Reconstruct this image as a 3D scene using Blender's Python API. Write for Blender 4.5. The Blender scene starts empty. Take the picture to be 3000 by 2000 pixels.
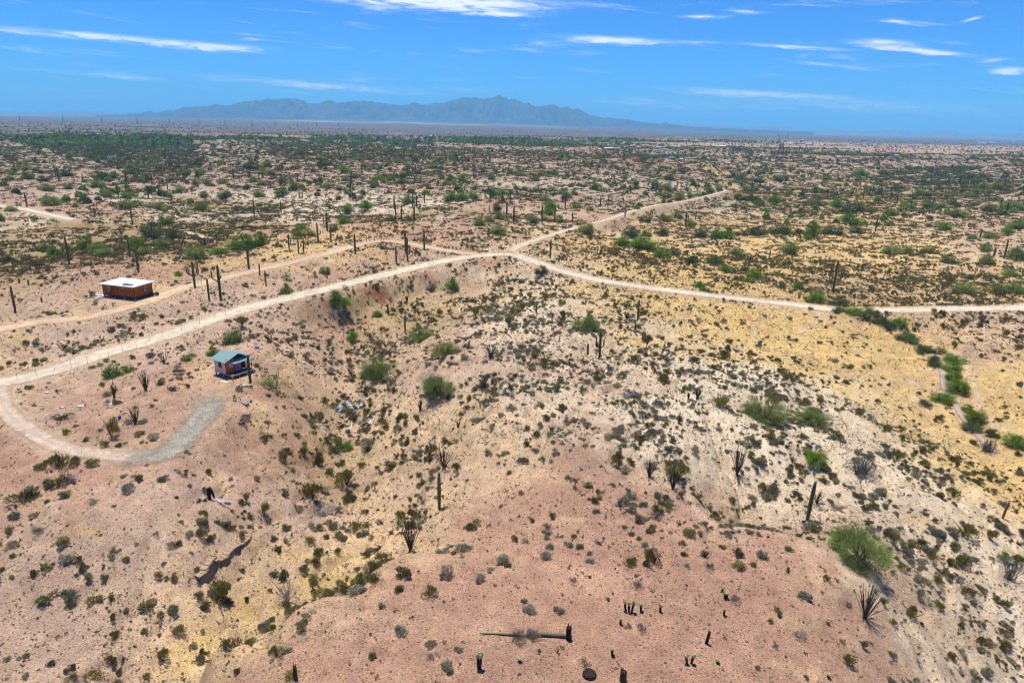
import bpy, math, random
import numpy as np
from mathutils import Vector, Matrix

rng = np.random.default_rng(7)
random.seed(7)
SC = bpy.context.scene
COL = SC.collection
R = math.radians

# ------------------------------------------------------------------ camera
CAM_Z = 42.0
PITCH = R(17.5)
ROLL = math.atan(70 / 3000.0)
F = 2000.0                                   # focal length in photograph pixels (3000 wide)
fwd = np.array([0, math.cos(PITCH), -math.sin(PITCH)])
_r = np.array([1.0, 0, 0]); _u = np.cross(_r, fwd)
cr = _r * math.cos(ROLL) + _u * math.sin(ROLL)
cu = _u * math.cos(ROLL) - _r * math.sin(ROLL)
CAMP = np.array([0, 0, CAM_Z])
cam_d = bpy.data.cameras.new('camera'); cam = bpy.data.objects.new('camera', cam_d)
COL.objects.link(cam); SC.camera = cam
cam_d.sensor_width = 36; cam_d.lens = 36 * F / 3000
cam_d.clip_start = 0.5; cam_d.clip_end = 120000
cam.matrix_world = Matrix(((cr[0], cu[0], -fwd[0], 0), (cr[1], cu[1], -fwd[1], 0), (cr[2], cu[2], -fwd[2], CAM_Z), (0, 0, 0, 1)))

def ray(px, py):
    return fwd + cr * ((px - 1500) / F) - cu * ((py - 1000) / F)
def pt(px, py, z=0.0):
    d = ray(px, py); t = (z - CAM_Z) / d[2]
    return CAMP + d * t
def proj(p):
    q = np.asarray(p, float) - CAMP; w = q @ fwd
    return 1500 + F * (q @ cr) / w, 1000 - F * (q @ cu) / w, w

# ------------------------------------------------------------------ light and exposure
SUN_EL = R(77.0)
SUN_AZ = math.atan2(-0.5, 0.85)              # from +Y, towards -X: ahead of the camera and a little to its left side
sdir = Vector((math.cos(SUN_EL) * math.sin(SUN_AZ), math.cos(SUN_EL) * math.cos(SUN_AZ), math.sin(SUN_EL)))
sun_d = bpy.data.lights.new('sun', 'SUN'); sun_d.energy = 5.0; sun_d.angle = R(0.53); sun_d.color = (1.0, 0.955, 0.88)
sun = bpy.data.objects.new('sun', sun_d); COL.objects.link(sun)
sun.rotation_euler = sdir.to_track_quat('Z', 'Y').to_euler()

SC.view_settings.view_transform = 'Standard'
SC.view_settings.look = 'None'
SC.view_settings.exposure = 0.43
SC.view_settings.gamma = 1.0
SC.view_settings.use_curve_mapping = False
SC.render.engine = 'CYCLES'
SC.cycles.use_denoising = True; SC.cycles.denoising_prefilter = 'ACCURATE'
SC.cycles.filter_width = 1.0
SC.cycles.use_adaptive_sampling = True; SC.cycles.adaptive_threshold = 0.015; SC.cycles.adaptive_min_samples = 16
SC.cycles.max_bounces = 6
SC.cycles.diffuse_bounces = 2
SC.cycles.glossy_bounces = 2
SC.cycles.transmission_bounces = 3
SC.cycles.transparent_max_bounces = 6
SC.cycles.volume_bounces = 3
SC.cycles.sample_clamp_indirect = 6

world = bpy.data.worlds.new('World'); SC.world = world; world.use_nodes = True
wt = world.node_tree; wn = wt.nodes; wl = wt.links; wn.clear()
def WN(t, **k):
    n = wn.new(t)
    for a, b in k.items(): setattr(n, a, b)
    return n
def wmath(op, a, b=None, c=None):
    n = WN('ShaderNodeMath', operation=op)
    for i, v in enumerate((a, b, c)):
        if v is None: continue
        if isinstance(v, (int, float)): n.inputs[i].default_value = v
        else: wl.new(v, n.inputs[i])
    return n.outputs[0]
sky = WN('ShaderNodeTexSky', sky_type='NISHITA', sun_disc=False)
sky.sun_elevation = SUN_EL; sky.sun_rotation = SUN_AZ
sky.altitude = 900; sky.air_density = 1.0; sky.dust_density = 0.0; sky.ozone_density = 3.0
hs = WN('ShaderNodeHueSaturation'); hs.inputs['Saturation'].default_value = 1.0; hs.inputs['Value'].default_value = 1.0
hs.inputs['Hue'].default_value = 0.5
wl.new(sky.outputs[0], hs.inputs['Color'])
tcw = WN('ShaderNodeTexCoord')
sx = WN('ShaderNodeSeparateXYZ'); wl.new(tcw.outputs['Generated'], sx.inputs[0])
az = wmath('ARCTAN2', sx.outputs[0], sx.outputs[1])
el = wmath('ARCSINE', sx.outputs[2])
# thin cirrus: long streaks in a world-fixed (azimuth, elevation) layout
cm = WN('ShaderNodeCombineXYZ')
el_t = wmath('ADD', el, wmath('MULTIPLY', az, 0.045))
wl.new(wmath('MULTIPLY', az, 5.0), cm.inputs[0]); wl.new(wmath('MULTIPLY', el_t, 46.0), cm.inputs[1])
nz = WN('ShaderNodeTexNoise'); nz.inputs['Scale'].default_value = 1.6; nz.inputs['Detail'].default_value = 7; nz.inputs['Roughness'].default_value = 0.62; nz.inputs['Distortion'].default_value = 0.5
wl.new(cm.outputs[0], nz.inputs['Vector'])
cm2 = WN('ShaderNodeCombineXYZ')
wl.new(wmath('MULTIPLY', az, 22.0), cm2.inputs[0]); wl.new(wmath('MULTIPLY', el_t, 150.0), cm2.inputs[1])
nz2 = WN('ShaderNodeTexNoise'); nz2.inputs['Scale'].default_value = 1.0; nz2.inputs['Detail'].default_value = 6; nz2.inputs['Roughness'].default_value = 0.65; nz2.inputs['Distortion'].default_value = 0.8
wl.new(cm2.outputs[0], nz2.inputs['Vector'])
def wramp(v, lo, hi):
    n = WN('ShaderNodeMapRange', interpolation_type='SMOOTHSTEP'); n.inputs['From Min'].default_value = lo; n.inputs['From Max'].default_value = hi
    wl.new(v, n.inputs['Value']); return n.outputs[0]
fine = wramp(nz2.outputs[0], 0.30, 0.66)
general = wmath('MULTIPLY', wramp(nz.outputs[0], 0.54, 0.76), 0.55)
blobs = [(1230, -2, 400, 26, .06, 1.15), (1450, 40, 150, 9, .06, .5), (250, 104, 330, 13, .075, .8), (610, 138, 190, 14, .05, .85), (1790, 118, 190, 12, .05, .85),
         (2590, 128, 110, 15, .06, .75), (2700, 150, 160, 9, .09, .9), (2330, 138, 190, 7, .06, .55), (2960, 208, 70, 15, .0, .85), (2060, 50, 70, 7, .02, .6),
         (2625, 63, 45, 8, .1, .6), (2850, 56, 40, 7, -.25, .55), (330, 222, 280, 12, .08, .35), (950, 252, 400, 14, .075, .55), (2180, 274, 280, 12, .05, .6),
         (2430, 192, 150, 8, .11, .45), (1700, 155, 70, 7, .0, .45), (1540, 148, 60, 7, .06, .4), (735, 115, 40, 5, .05, .5), (2190, 35, 70, 6, .05, .5),
         (2910, 180, 60, 12, -.1, .5), (2050, 125, 60, 6, .0, .4), (2600, 318, 700, 40, .04, .35), (300, 290, 500, 35, .06, .3), (1390, 262, 120, 9, .04, .3),
         (980, 140, 60, 5, 0, .25), (1900, 305, 350, 20, .05, .25)]
acc = 0.0
uv = WN('ShaderNodeCombineXYZ'); wl.new(az, uv.inputs[0])
wl.new(wmath('ADD', el, wmath('MULTIPLY', wmath('SUBTRACT', nz2.outputs[0], 0.5), 0.006)), uv.inputs[1])
for (bx, by, ba, bb, bs, bw) in blobs:
    d0 = ray(bx, by); d0 /= np.linalg.norm(d0)
    d1 = ray(bx + 1, by + bs); d1 /= np.linalg.norm(d1)
    A0, E0 = math.atan2(d0[0], d0[1]), math.asin(d0[2])
    A1, E1 = math.atan2(d1[0], d1[1]), math.asin(d1[2])
    kx = abs(A1 - A0)
    mp_ = WN('ShaderNodeMapping', vector_type='TEXTURE'); wl.new(uv.outputs[0], mp_.inputs['Vector'])
    mp_.inputs['Location'].default_value = (A0, E0, 0); mp_.inputs['Rotation'].default_value = (0, 0, math.atan2(E1 - E0, A1 - A0)); mp_.inputs['Scale'].default_value = (ba * kx * 1.7, bb * kx * 1.7, 1)
    gr_ = WN('ShaderNodeTexGradient', gradient_type='QUADRATIC_SPHERE'); wl.new(mp_.outputs[0], gr_.inputs[0])
    acc = wmath('MULTIPLY_ADD', gr_.outputs['Fac'], bw * 1.2, acc)
shaped = wmath('MULTIPLY', acc, wmath('ADD', wmath('MULTIPLY', fine, 0.85), 0.25))
shaped = wramp(shaped, 0.0, 0.62)
cloud = wmath('MINIMUM', wmath('ADD', wmath('MULTIPLY', shaped, 0.95), wmath('MULTIPLY', general, fine)), 0.92)
above = wramp(el, -0.01, 0.02)
cloud = wmath('MULTIPLY', cloud, above)
mx = WN('ShaderNodeMix', data_type='RGBA'); wl.new(cloud, mx.inputs[0])
# deep desert blue: the sky's white balance
SKYK = 0.115 * 1.30
g0 = WN('ShaderNodeMix', data_type='RGBA', blend_type='MULTIPLY'); g0.inputs[0].default_value = 1; wl.new(hs.outputs[0], g0.inputs[6]); g0.inputs[7].default_value = (SKYK, SKYK, SKYK, 1)
gm = WN('ShaderNodeGamma'); gm.inputs['Gamma'].default_value = 1.35; wl.new(g0.outputs[2], gm.inputs[0])
g1 = WN('ShaderNodeMix', data_type='RGBA', blend_type='MULTIPLY'); g1.inputs[0].default_value = 1; wl.new(gm.outputs[0], g1.inputs[6]); g1.inputs[7].default_value = (.15 / SKYK, .50 / SKYK, .97 / SKYK, 1)
wl.new(g1.outputs[2], mx.inputs[6])
mx.inputs[7].default_value = (8.0, 8.1, 8.2, 1)
world.cycles.sampling_method = 'MANUAL'; world.cycles.sample_map_resolution = 256
bg = WN('ShaderNodeBackground'); bg.inputs['Strength'].default_value = 0.115
wl.new(mx.outputs[2], bg.inputs['Color'])
wo = WN('ShaderNodeOutputWorld'); wl.new(bg.outputs[0], wo.inputs['Surface'])

# ------------------------------------------------------------------ object helpers
def tag(o, label=None, cat=None, group=None, kind=None):
    if label: o['label'] = label
    if cat: o['category'] = cat
    if group: o['group'] = group
    if kind: o['kind'] = kind
    return o
def empty(name, loc, rz=0.0, sc=1.0):
    o = bpy.data.objects.new(name, None); COL.objects.link(o)
    o.location = loc; o.rotation_euler = (0, 0, rz); o.scale = (sc, sc, sc) if isinstance(sc, (int, float)) else sc
    o.empty_display_size = 0.3
    return o
class MB:
    """collects simple shapes, then becomes one mesh"""
    def __init__(s): s.v = []; s.f = []
    def add(s, vs, fs):
        b = len(s.v); s.v.extend([tuple(map(float, q)) for q in vs]); s.f.extend([tuple(b + i for i in q) for q in fs]); return s
    def box(s, a, b, m=None):
        (x0, y0, z0), (x1, y1, z1) = a, b
        vs = [(x0, y0, z0), (x1, y0, z0), (x1, y1, z0), (x0, y1, z0), (x0, y0, z1), (x1, y0, z1), (x1, y1, z1), (x0, y1, z1)]
        if m is not None: vs = [tuple(m @ Vector(q)) for q in vs]
        return s.add(vs, [(0, 3, 2, 1), (4, 5, 6, 7), (0, 1, 5, 4), (1, 2, 6, 5), (2, 3, 7, 6), (3, 0, 4, 7)])
    def bar(s, p, q, w, h=None):
        h = h or w; p = Vector(p); q = Vector(q); d = q - p; L = d.length
        m = Matrix.Translation(p) @ d.to_track_quat('Z', 'Y').to_matrix().to_4x4()
        return s.box((-w / 2, -h / 2, 0), (w / 2, h / 2, L), m)
    def tube(s, pts, rad, n=6, cap=True):
        P = [Vector(p) for p in pts]
        if isinstance(rad, (int, float)): rad = [rad] * len(P)
        base = len(s.v); side = None
        for i, p in enumerate(P):
            t = (P[min(i + 1, len(P) - 1)] - P[max(i - 1, 0)]).normalized()
            if side is None:
                side = t.cross(Vector((0, 0, 1)))
                if side.length < 1e-3: side = Vector((1, 0, 0))
            side = (side - t * side.dot(t)).normalized(); b = t.cross(side)
            for k in range(n):
                a = 2 * math.pi * k / n
                s.v.append(tuple(p + (side * math.cos(a) + b * math.sin(a)) * rad[i]))
        for i in range(len(P) - 1):
            for k in range(n):
                a0 = base + i * n + k; a1 = base + i * n + (k + 1) % n
                s.f.append((a0, a1, a1 + n, a0 + n))
        if cap:
            s.f.append(tuple(base + (len(P) - 1) * n + k for k in range(n)))
            s.f.append(tuple(base + k for k in reversed(range(n))))
        return s
    def mesh(s, name, mat, smooth=False):
        me = bpy.data.meshes.new(name); me.from_pydata(s.v, [], s.f); me.update()
        if mat: me.materials.append(mat)
        if smooth: me.polygons.foreach_set('use_smooth', [True] * len(me.polygons))
        return me
    def build(s, name, mat, parent=None, smooth=False, link=True):
        o = bpy.data.objects.new(name, s.mesh(name, mat, smooth))
        if link: COL.objects.link(o)
        if parent: o.parent = parent
        return o
def put(name, me, parent=None, loc=None, rot=None, scale=None):
    o = bpy.data.objects.new(name, me); COL.objects.link(o)
    if parent: o.parent = parent
    if loc is not None: o.location = loc
    if rot is not None: o.rotation_euler = rot
    if scale is not None: o.scale = scale
    return o

# ------------------------------------------------------------------ materials
def material(name, c1, c2=None, rough=0.9, scale=3.0, spec=0.2, bump=0.0, rnd=0.0, trans=0.0, metal=0.0, detail=5, stretch=None, attr=None):
    """two-tone noise material, optionally varied per object and translucent (leaves)"""
    m = bpy.data.materials.new(name); m.use_nodes = True; t = m.node_tree; n = t.nodes; l = t.links
    p = n['Principled BSDF']; p.inputs['Roughness'].default_value = rough; p.inputs['Specular IOR Level'].default_value = spec; p.inputs['Metallic'].default_value = metal
    tc = n.new('ShaderNodeTexCoord'); nt = n.new('ShaderNodeTexNoise'); nt.inputs['Scale'].default_value = scale; nt.inputs['Detail'].default_value = detail
    if stretch:
        mp = n.new('ShaderNodeMapping'); mp.inputs['Scale'].default_value = stretch; l.new(tc.outputs['Object'], mp.inputs[0]); l.new(mp.outputs[0], nt.inputs['Vector'])
    else: l.new(tc.outputs['Object'], nt.inputs['Vector'])
    r = n.new('ShaderNodeMapRange'); r.inputs['From Min'].default_value = .3; r.inputs['From Max'].default_value = .7; l.new(nt.outputs[0], r.inputs[0])
    mix = n.new('ShaderNodeMix'); mix.data_type = 'RGBA'; l.new(r.outputs[0], mix.inputs[0])
    mix.inputs[6].default_value = (*c1, 1); mix.inputs[7].default_value = (*(c2 or c1), 1)
    out = mix.outputs[2]
    if attr:
        at = n.new('ShaderNodeAttribute'); at.attribute_name = attr
        mm = n.new('ShaderNodeMix'); mm.data_type = 'RGBA'; mm.blend_type = 'MULTIPLY'; mm.inputs[0].default_value = 1; l.new(out, mm.inputs[6]); l.new(at.outputs['Color'], mm.inputs[7]); out = mm.outputs[2]
    if rnd:
        oi = n.new('ShaderNodeObjectInfo'); h = n.new('ShaderNodeHueSaturation')
        mr = n.new('ShaderNodeMapRange'); mr.inputs['To Min'].default_value = 1 - rnd; mr.inputs['To Max'].default_value = 1 + rnd; l.new(oi.outputs['Random'], mr.inputs[0]); l.new(mr.outputs[0], h.inputs['Value'])
        fr = n.new('ShaderNodeMath'); fr.operation = 'FRACT'; mu = n.new('ShaderNodeMath'); mu.operation = 'MULTIPLY'; mu.inputs[1].default_value = 7.31; l.new(oi.outputs['Random'], mu.inputs[0]); l.new(mu.outputs[0], fr.inputs[0])
        mh = n.new('ShaderNodeMapRange'); mh.inputs['To Min'].default_value = .485; mh.inputs['To Max'].default_value = .515; l.new(fr.outputs[0], mh.inputs[0]); l.new(mh.outputs[0], h.inputs['Hue'])
        l.new(out, h.inputs['Color']); out = h.outputs[0]
    l.new(out, p.inputs['Base Color'])
    if bump:
        b = n.new('ShaderNodeBump'); b.inputs['Strength'].default_value = bump; b.inputs['Distance'].default_value = .05; l.new(nt.outputs[0], b.inputs['Height']); l.new(b.outputs[0], p.inputs['Normal'])
    if trans:
        tr = n.new('ShaderNodeBsdfTranslucent'); l.new(out, tr.inputs['Color']); ms = n.new('ShaderNodeMixShader'); ms.inputs[0].default_value = trans
        l.new(p.outputs[0], ms.inputs[1]); l.new(tr.outputs[0], ms.inputs[2]); l.new(ms.outputs[0], n['Material Output'].inputs['Surface'])
    return m
M = {}
M['shrub_grey'] = material('shrub_grey', (.235, .222, .145), (.36, .335, .225), scale=6, rnd=.35, trans=.28, attr='tint')
M['shrub_olive'] = material('shrub_olive', (.165, .15, .055), (.27, .235, .09), scale=6, rnd=.35, trans=.28, attr='tint')
M['scrub_far'] = material('scrub_far', (.105, .105, .045), (.18, .17, .075), scale=6, rnd=.35, trans=.2, attr='tint')
M['creosote'] = material('creosote', (.20, .18, .04), (.31, .265, .07), scale=6, rnd=.25, trans=.3, attr='tint')
M['shrub_dry'] = material('shrub_dry', (.20, .17, .13), (.30, .26, .20), scale=6, rnd=.25, attr='tint')
M['palo'] = material('palo', (.165, .215, .055), (.27, .325, .095), scale=1.5, rnd=.18, trans=.36, attr='tint')
M['mesquite'] = material('mesquite', (.125, .225, .022), (.205, .32, .042), scale=1.5, rnd=.2, trans=.36, attr='tint')
M['ironwood'] = material('ironwood', (.075, .105, .036), (.135, .165, .065), scale=1.5, rnd=.2, trans=.2, attr='tint')
M['bark_green'] = material('bark_green', (.17, .17, .06), (.10, .09, .05), scale=8)
M['bark_dark'] = material('bark_dark', (.05, .04, .028), (.09, .07, .05), scale=8)
M['saguaro'] = material('saguaro', (.075, .095, .036), (.13, .135, .058), scale=2, rnd=.2, rough=.75, stretch=(1, 1, .3), bump=.2)
M['saguaro_old'] = material('saguaro_old', (.035, .03, .018), (.075, .06, .03), scale=3, rough=.9, stretch=(1, 1, .3))
M['ribwood'] = material('ribwood', (.19, .125, .065), (.12, .115, .085), scale=2.2, rough=.9, stretch=(.25, 1, 1))
M['char'] = material('char', (.012, .010, .008), (.04, .028, .018), scale=5, rough=.95)
M['ocotillo'] = material('ocotillo', (.05, .05, .028), (.095, .085, .05), scale=4, rnd=.15)
M['cholla_arm'] = material('cholla_arm', (.42, .40, .15), (.60, .56, .28), scale=9, trans=.1)
M['cholla_trunk'] = material('cholla_trunk', (.018, .015, .010), (.045, .035, .022), scale=8)
M['deadwood'] = material('deadwood', (.24, .23, .22), (.38, .36, .34), scale=7, rnd=.2)
M['deadwood_dark'] = material('deadwood_dark', (.075, .07, .065), (.16, .15, .14), scale=7, rnd=.2)
M['rock'] = material('rock', (.17, .115, .085), (.33, .25, .19), scale=3, rnd=.5, bump=.3)
M['white_paint'] = material('white_paint', (.74, .73, .70), (.80, .80, .78), rough=.5, scale=4)
M['black'] = material('black', (.012, .012, .012), (.02, .02, .02), rough=.5)
M['steel'] = material('steel', (.16, .17, .18), (.24, .25, .26), rough=.5, metal=.3)
M['post_rust'] = material('post_rust', (.09, .06, .045), (.15, .11, .08))
M['concrete'] = material('concrete', (.40, .39, .37), (.50, .49, .46), scale=6)

# ------------------------------------------------------------------ noise
def _hash(i, j, s):
    n = (i.astype(np.int64) * 374761393 + j.astype(np.int64) * 668265263 + s * 974711) & 0x7fffffff
    n = ((n ^ (n >> 13)) * 1274126177) & 0x7fffffff
    return ((n ^ (n >> 16)) & 0xffff) / 65535.0
def vnoise(x, y, s=0):
    i = np.floor(x); j = np.floor(y); fx = x - i; fy = y - j
    fx = fx * fx * fx * (fx * (fx * 6 - 15) + 10); fy = fy * fy * fy * (fy * (fy * 6 - 15) + 10)
    a = _hash(i, j, s); b = _hash(i + 1, j, s); c = _hash(i, j + 1, s); d = _hash(i + 1, j + 1, s)
    return (a + (b - a) * fx) * (1 - fy) + (c + (d - c) * fx) * fy
def fbm(x, y, s=0, o=4, g=0.5):
    t = 0; a = 1; m = 0
    for k in range(o):
        t = t + a * vnoise(x, y, s + k * 17); m += a; a *= g
        x, y = (x * 1.62 + y * 1.18 + 5.2), (y * 1.62 - x * 1.18 + 1.7)
    return t / m * 2 - 1
def sstep(a, b, x):
    t = np.clip((x - a) / (b - a), 0, 1); return t * t * (3 - 2 * t)

# ------------------------------------------------------------------ survey of the ground: relief, soil and scrub cover
# columns every 250 photograph pixels; soil letter + scrub cover 0-9, relief in metres
SOIL = {
 430: 'P7 P7 W7 P7 W7 P7 P7 P7 P7 P7 P7 P7 P7', 470: 'P7 R5 R6 R6 R7 P7 P7 P7 T6 P7 P7 P7 P7',
 500: 'T7 P7 R5 R5 P7 P7 P7 P7 R6 T7 T7 P7 P7', 540: 'R2 R3 R4 P6 P7 P7 P6 P6 P6 T7 Y6 P6 R5',
 580: 'R3 W6 W6 W7 W7 W7 R5 R3 P5 T5 Y6 Y6 R5', 620: 'W5 O6 W6 W6 W7 O6 R3 R3 O6 T5 Y5 Y5 P5',
 660: 'T5 O6 O6 T6 R3 R2 R4 W3 Y6 Y5 Y5 Y5 R4', 700: 'O6 O5 O6 R3 Y1 R3 T2 Y6 Y5 Y5 Y5 Y5 P5',
 750: 'O6 R4 R3 Y1 R2 R3 T1 Y4 Y4 Y5 Y5 Y5 P5', 800: 'O6 R3 P1 T1 P3 P3 W6 Y4 Y4 Y5 Y5 Y5 Y5',
 850: 'O4 P1 R1 P4 R2 Y5 W6 Y3 Y4 Y4 Y5 Y5 Y5', 900: 'P1 P1 P5 R2 T4 O6 W6 W5 Y3 Y2 Y3 P4 P5',
 950: 'Y1 P5 P4 P3 O6 P5 P5 W5 Y3 Y2 Y2 Y3 P5', 1000: 'P3 P5 P2 R1 T6 P4 P3 W6 Y2 Y3 Y1 Y1 P5',
 1100: 'T1 R2 R1 R1 T6 P4 W5 W5 W6 W6 Y2 Y0 Y3', 1200: 'P1 R3 R1 R1 O6 T5 P3 W5 W6 W6 W5 Y2 Y3',
 1300: 'R1 R1 R1 P3 O7 T6 P3 P3 W6 W6 W7 W6 Y2', 1400: 'R1 R1 R0 P3 O6 T4 R2 R3 W5 W7 W5 W5 Y4',
 1500: 'R1 R0 R0 P4 T4 T4 R2 R2 P5 O6 P6 W6 W5', 1600: 'P3 P3 R1 Y3 Y3 T5 R3 R2 R2 R2 P3 W5 W6',
 1700: 'R4 P5 P4 Y4 Y5 R2 R2 R2 R2 R1 R1 W3 W6', 1800: 'P4 P5 T5 Y4 R1 R1 R2 R1 R1 R1 R1 R2 W6',
 1900: 'R3 P4 T5 Y3 R1 R1 R1 R1 R1 R1 R2 W3 W5', 2050: 'R3 P4 Y4 R1 R1 R1 R1 R1 R1 R1 R1 P2 W5',
 2400: 'P3 T4 Y4 R1 R1 R1 R1 R1 R1 R1 R1 P2 W5'}
RELIEF = {
 2400: '-3 -4 -4 -1 0 0 0 0 0 -1 -2 -4 -6', 2050: '-3 -4 -5 -1 0 0 0 0 0 -.7 -1.8 -4 -6.5',
 1900: '-3 -3.5 -4.5 -3 -.3 0 .3 .3 0 -.5 -1.5 -3.7 -6.5', 1800: '-2.5 -3 -3.7 -5.2 0 .2 .4 .3 0 -.4 -1.2 -4 -6.5',
 1700: '-2 -2 -3 -4.7 -4 .1 .4 .3 .2 0 -.5 -3.2 -6', 1600: '-1 -1 -1.5 -3.7 -5 -1.5 .2 .4 .3 .1 -1 -3.7 -6',
 1500: '-.5 0 0 -3 -5.4 -3.5 -.2 .3 -.8 -3.8 -2 -4 -6', 1400: '0 0 0 -2.5 -6 -3.8 0 .4 -.5 -2.7 -3 -4.5 -5.5',
 1300: '0 0 0 -2 -6.3 -3.2 .6 .7 0 -1 -2.5 -4 -6', 1200: '-.6 -.7 0 -1 -6.3 -3 1 .9 .3 -1 -2 -5.5 -4.8',
 1100: '-1 -.8 0 0 -5.5 -2 1.2 1.2 .3 -1.2 -2.8 -6 -4', 1000: '0 -1 -.4 0 -5 -2.2 1.2 1.2 -1 -3 -4 -5.5 -2.5',
 950: '.8 0 0 -1 -4.5 -2.7 .5 1 -1.5 -3.5 -4.3 -5 -2.5', 900: '1 1 .2 0 -3.4 -4 -1 .6 -2 -3.7 -4.5 -5 -3',
 850: '1 1 1 .5 -1 -4 -2.7 -1 -2.5 -3.8 -4.5 -5 -4', 800: '0 1 1 1 .7 0 -2.4 -1.7 -3 -4 -4.5 -5 -4.5',
 750: '-2 .5 1.2 1.2 1.2 1 1 -1 -4 -4.5 -4.8 -4.5 -3', 700: '-3.5 -1.5 .5 1.2 1.2 1.5 1.5 -1.5 -5 -5 -5 -4 -2',
 650: '-3.5 -3.5 -3 -1 0 1.5 2 0 -5 -5 -5 -4 -1', 600: '-2 -3 -3 -3 -3 0 1.5 0 -4 -5 -5 -3 0',
 540: '0 -1 -1 -1 -2 -2 0 0 -3 -4.5 -4 -1 0', 480: '0 0 0 0 0 0 0 0 -1 -2 -1 0 0', 440: '0 0 0 0 0 0 0 0 0 0 0 0 0'}
EXTRA = [(620, 1880, -.8), (720, 1838, -.3), (850, 1785, .1), (950, 1755, .2), (1080, 1765, .3), (1130, 1650, .0), (1200, 1615, 0), (560, 1960, -5), (680, 1800, -5.3), (800, 1725, -5.2),
         (950, 1690, -4.6), (1060, 1660, -3.2), (1290, 1480, -.5), (1150, 1500, -3.4), (2060, 1575, .1), (2200, 1562, .2), (2320, 1565, -.1), (2120, 1500, -3.3), (2230, 1470, -3.8), (2080, 1480, -2.4),
         (1015, 1180, -6.2), (1090, 1060, -5.4), (1180, 960, -4.6), (870, 1150, -2.2), (840, 1250, -2.5), (760, 1180, 0), (880, 1080, -3.0), (1190, 1150, -1.8), (1130, 1250, -4.0), (1280, 1050, .2),
         (680, 1090, 0.), (560, 1100, 0), (640, 1180, 0), (370, 890, 1), (300, 860, 1), (480, 870, 1), (2740, 1100, -6.3), (2790, 1200, -6.3), (2680, 1040, -5.8), (2880, 1300, -6.6), (2600, 1040, -4.2), (2870, 1080, -4.8),
         (1650, 880, 1.2), (1500, 930, .9), (1480, 745, 1.0), (1530, 700, 1.2), (1600, 720, -1.5), (1700, 660, 1.0), (1760, 690, -3.5), (630, 980, -.4), (300, 1010, -.6), (880, 980, -2.5), (820, 920, -.6), (1000, 870, -1.2), (1330, 800, -.8), (1200, 830, -2.2)]
LET = 'RPTYWOB'
def pol(x, y): return np.arctan2(x, y), np.log(np.maximum(np.hypot(x, y), 1.0))
rp, rz = [], []
for y_, row in RELIEF.items():
    for k, z in enumerate(row.split()):
        rp.append(pt(k * 250, y_, float(z))); rz.append(float(z))
for th_ in np.linspace(-1.0, 1.0, 11):
    for r_ in (1300., 1800., 2600.): rp.append(np.array([r_ * math.sin(th_), r_ * math.cos(th_), 0.])); rz.append(0.)
for (a, b, z) in EXTRA: rp.append(pt(a, b, z)); rz.append(z)
rp = np.array(rp); rz = np.array(rz); RU, RV = pol(rp[:, 0], rp[:, 1])
sp, sc_, sd_ = [], [], []
for y_, row in SOIL.items():
    for k, tk in enumerate(row.split()):
        zz = float(RELIEF[min(RELIEF, key=lambda q: abs(q - y_))].split()[k])
        sp.append(pt(k * 250, y_, zz)); w = np.zeros(len(LET)); w[LET.index(tk[0])] = 1; sc_.append(w); sd_.append(int(tk[1]))
sp = np.array(sp); SWt = np.array(sc_); SD = np.array(sd_, float); SU, SV = pol(sp[:, 0], sp[:, 1])
A = np.hypot(RU[:, None] - RU, RV[:, None] - RV); n_ = len(rz)
K = np.zeros((n_ + 1, n_ + 1)); K[:n_, :n_] = A + np.eye(n_) * 1e-4; K[:n_, n_] = K[n_, :n_] = 1
RW = np.linalg.solve(K, np.append(rz, 0))
def chunked(fn, u, v, m=20000):
    return np.concatenate([fn(u[i:i + m], v[i:i + m]) for i in range(0, len(u), m)])
def relief_rbf(u, v):
    return chunked(lambda a, b: np.sqrt((a[:, None] - RU) ** 2 + (b[:, None] - RV) ** 2 + 2e-4) @ RW[:-1] + RW[-1], u, v)
_us = 1 / (2 * 0.082 ** 2)
def soil_mix(u, v):
    def f(a, b):
        d = ((a[:, None] - SU) ** 2 + (b[:, None] - SV) ** 2) * _us
        d -= d.min(axis=1, keepdims=True)
        w = np.exp(-d); w /= w.sum(axis=1, keepdims=True)
        return np.concatenate([w @ SWt, (w @ SD)[:, None]], axis=1)
    return chunked(f, u, v)

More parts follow.
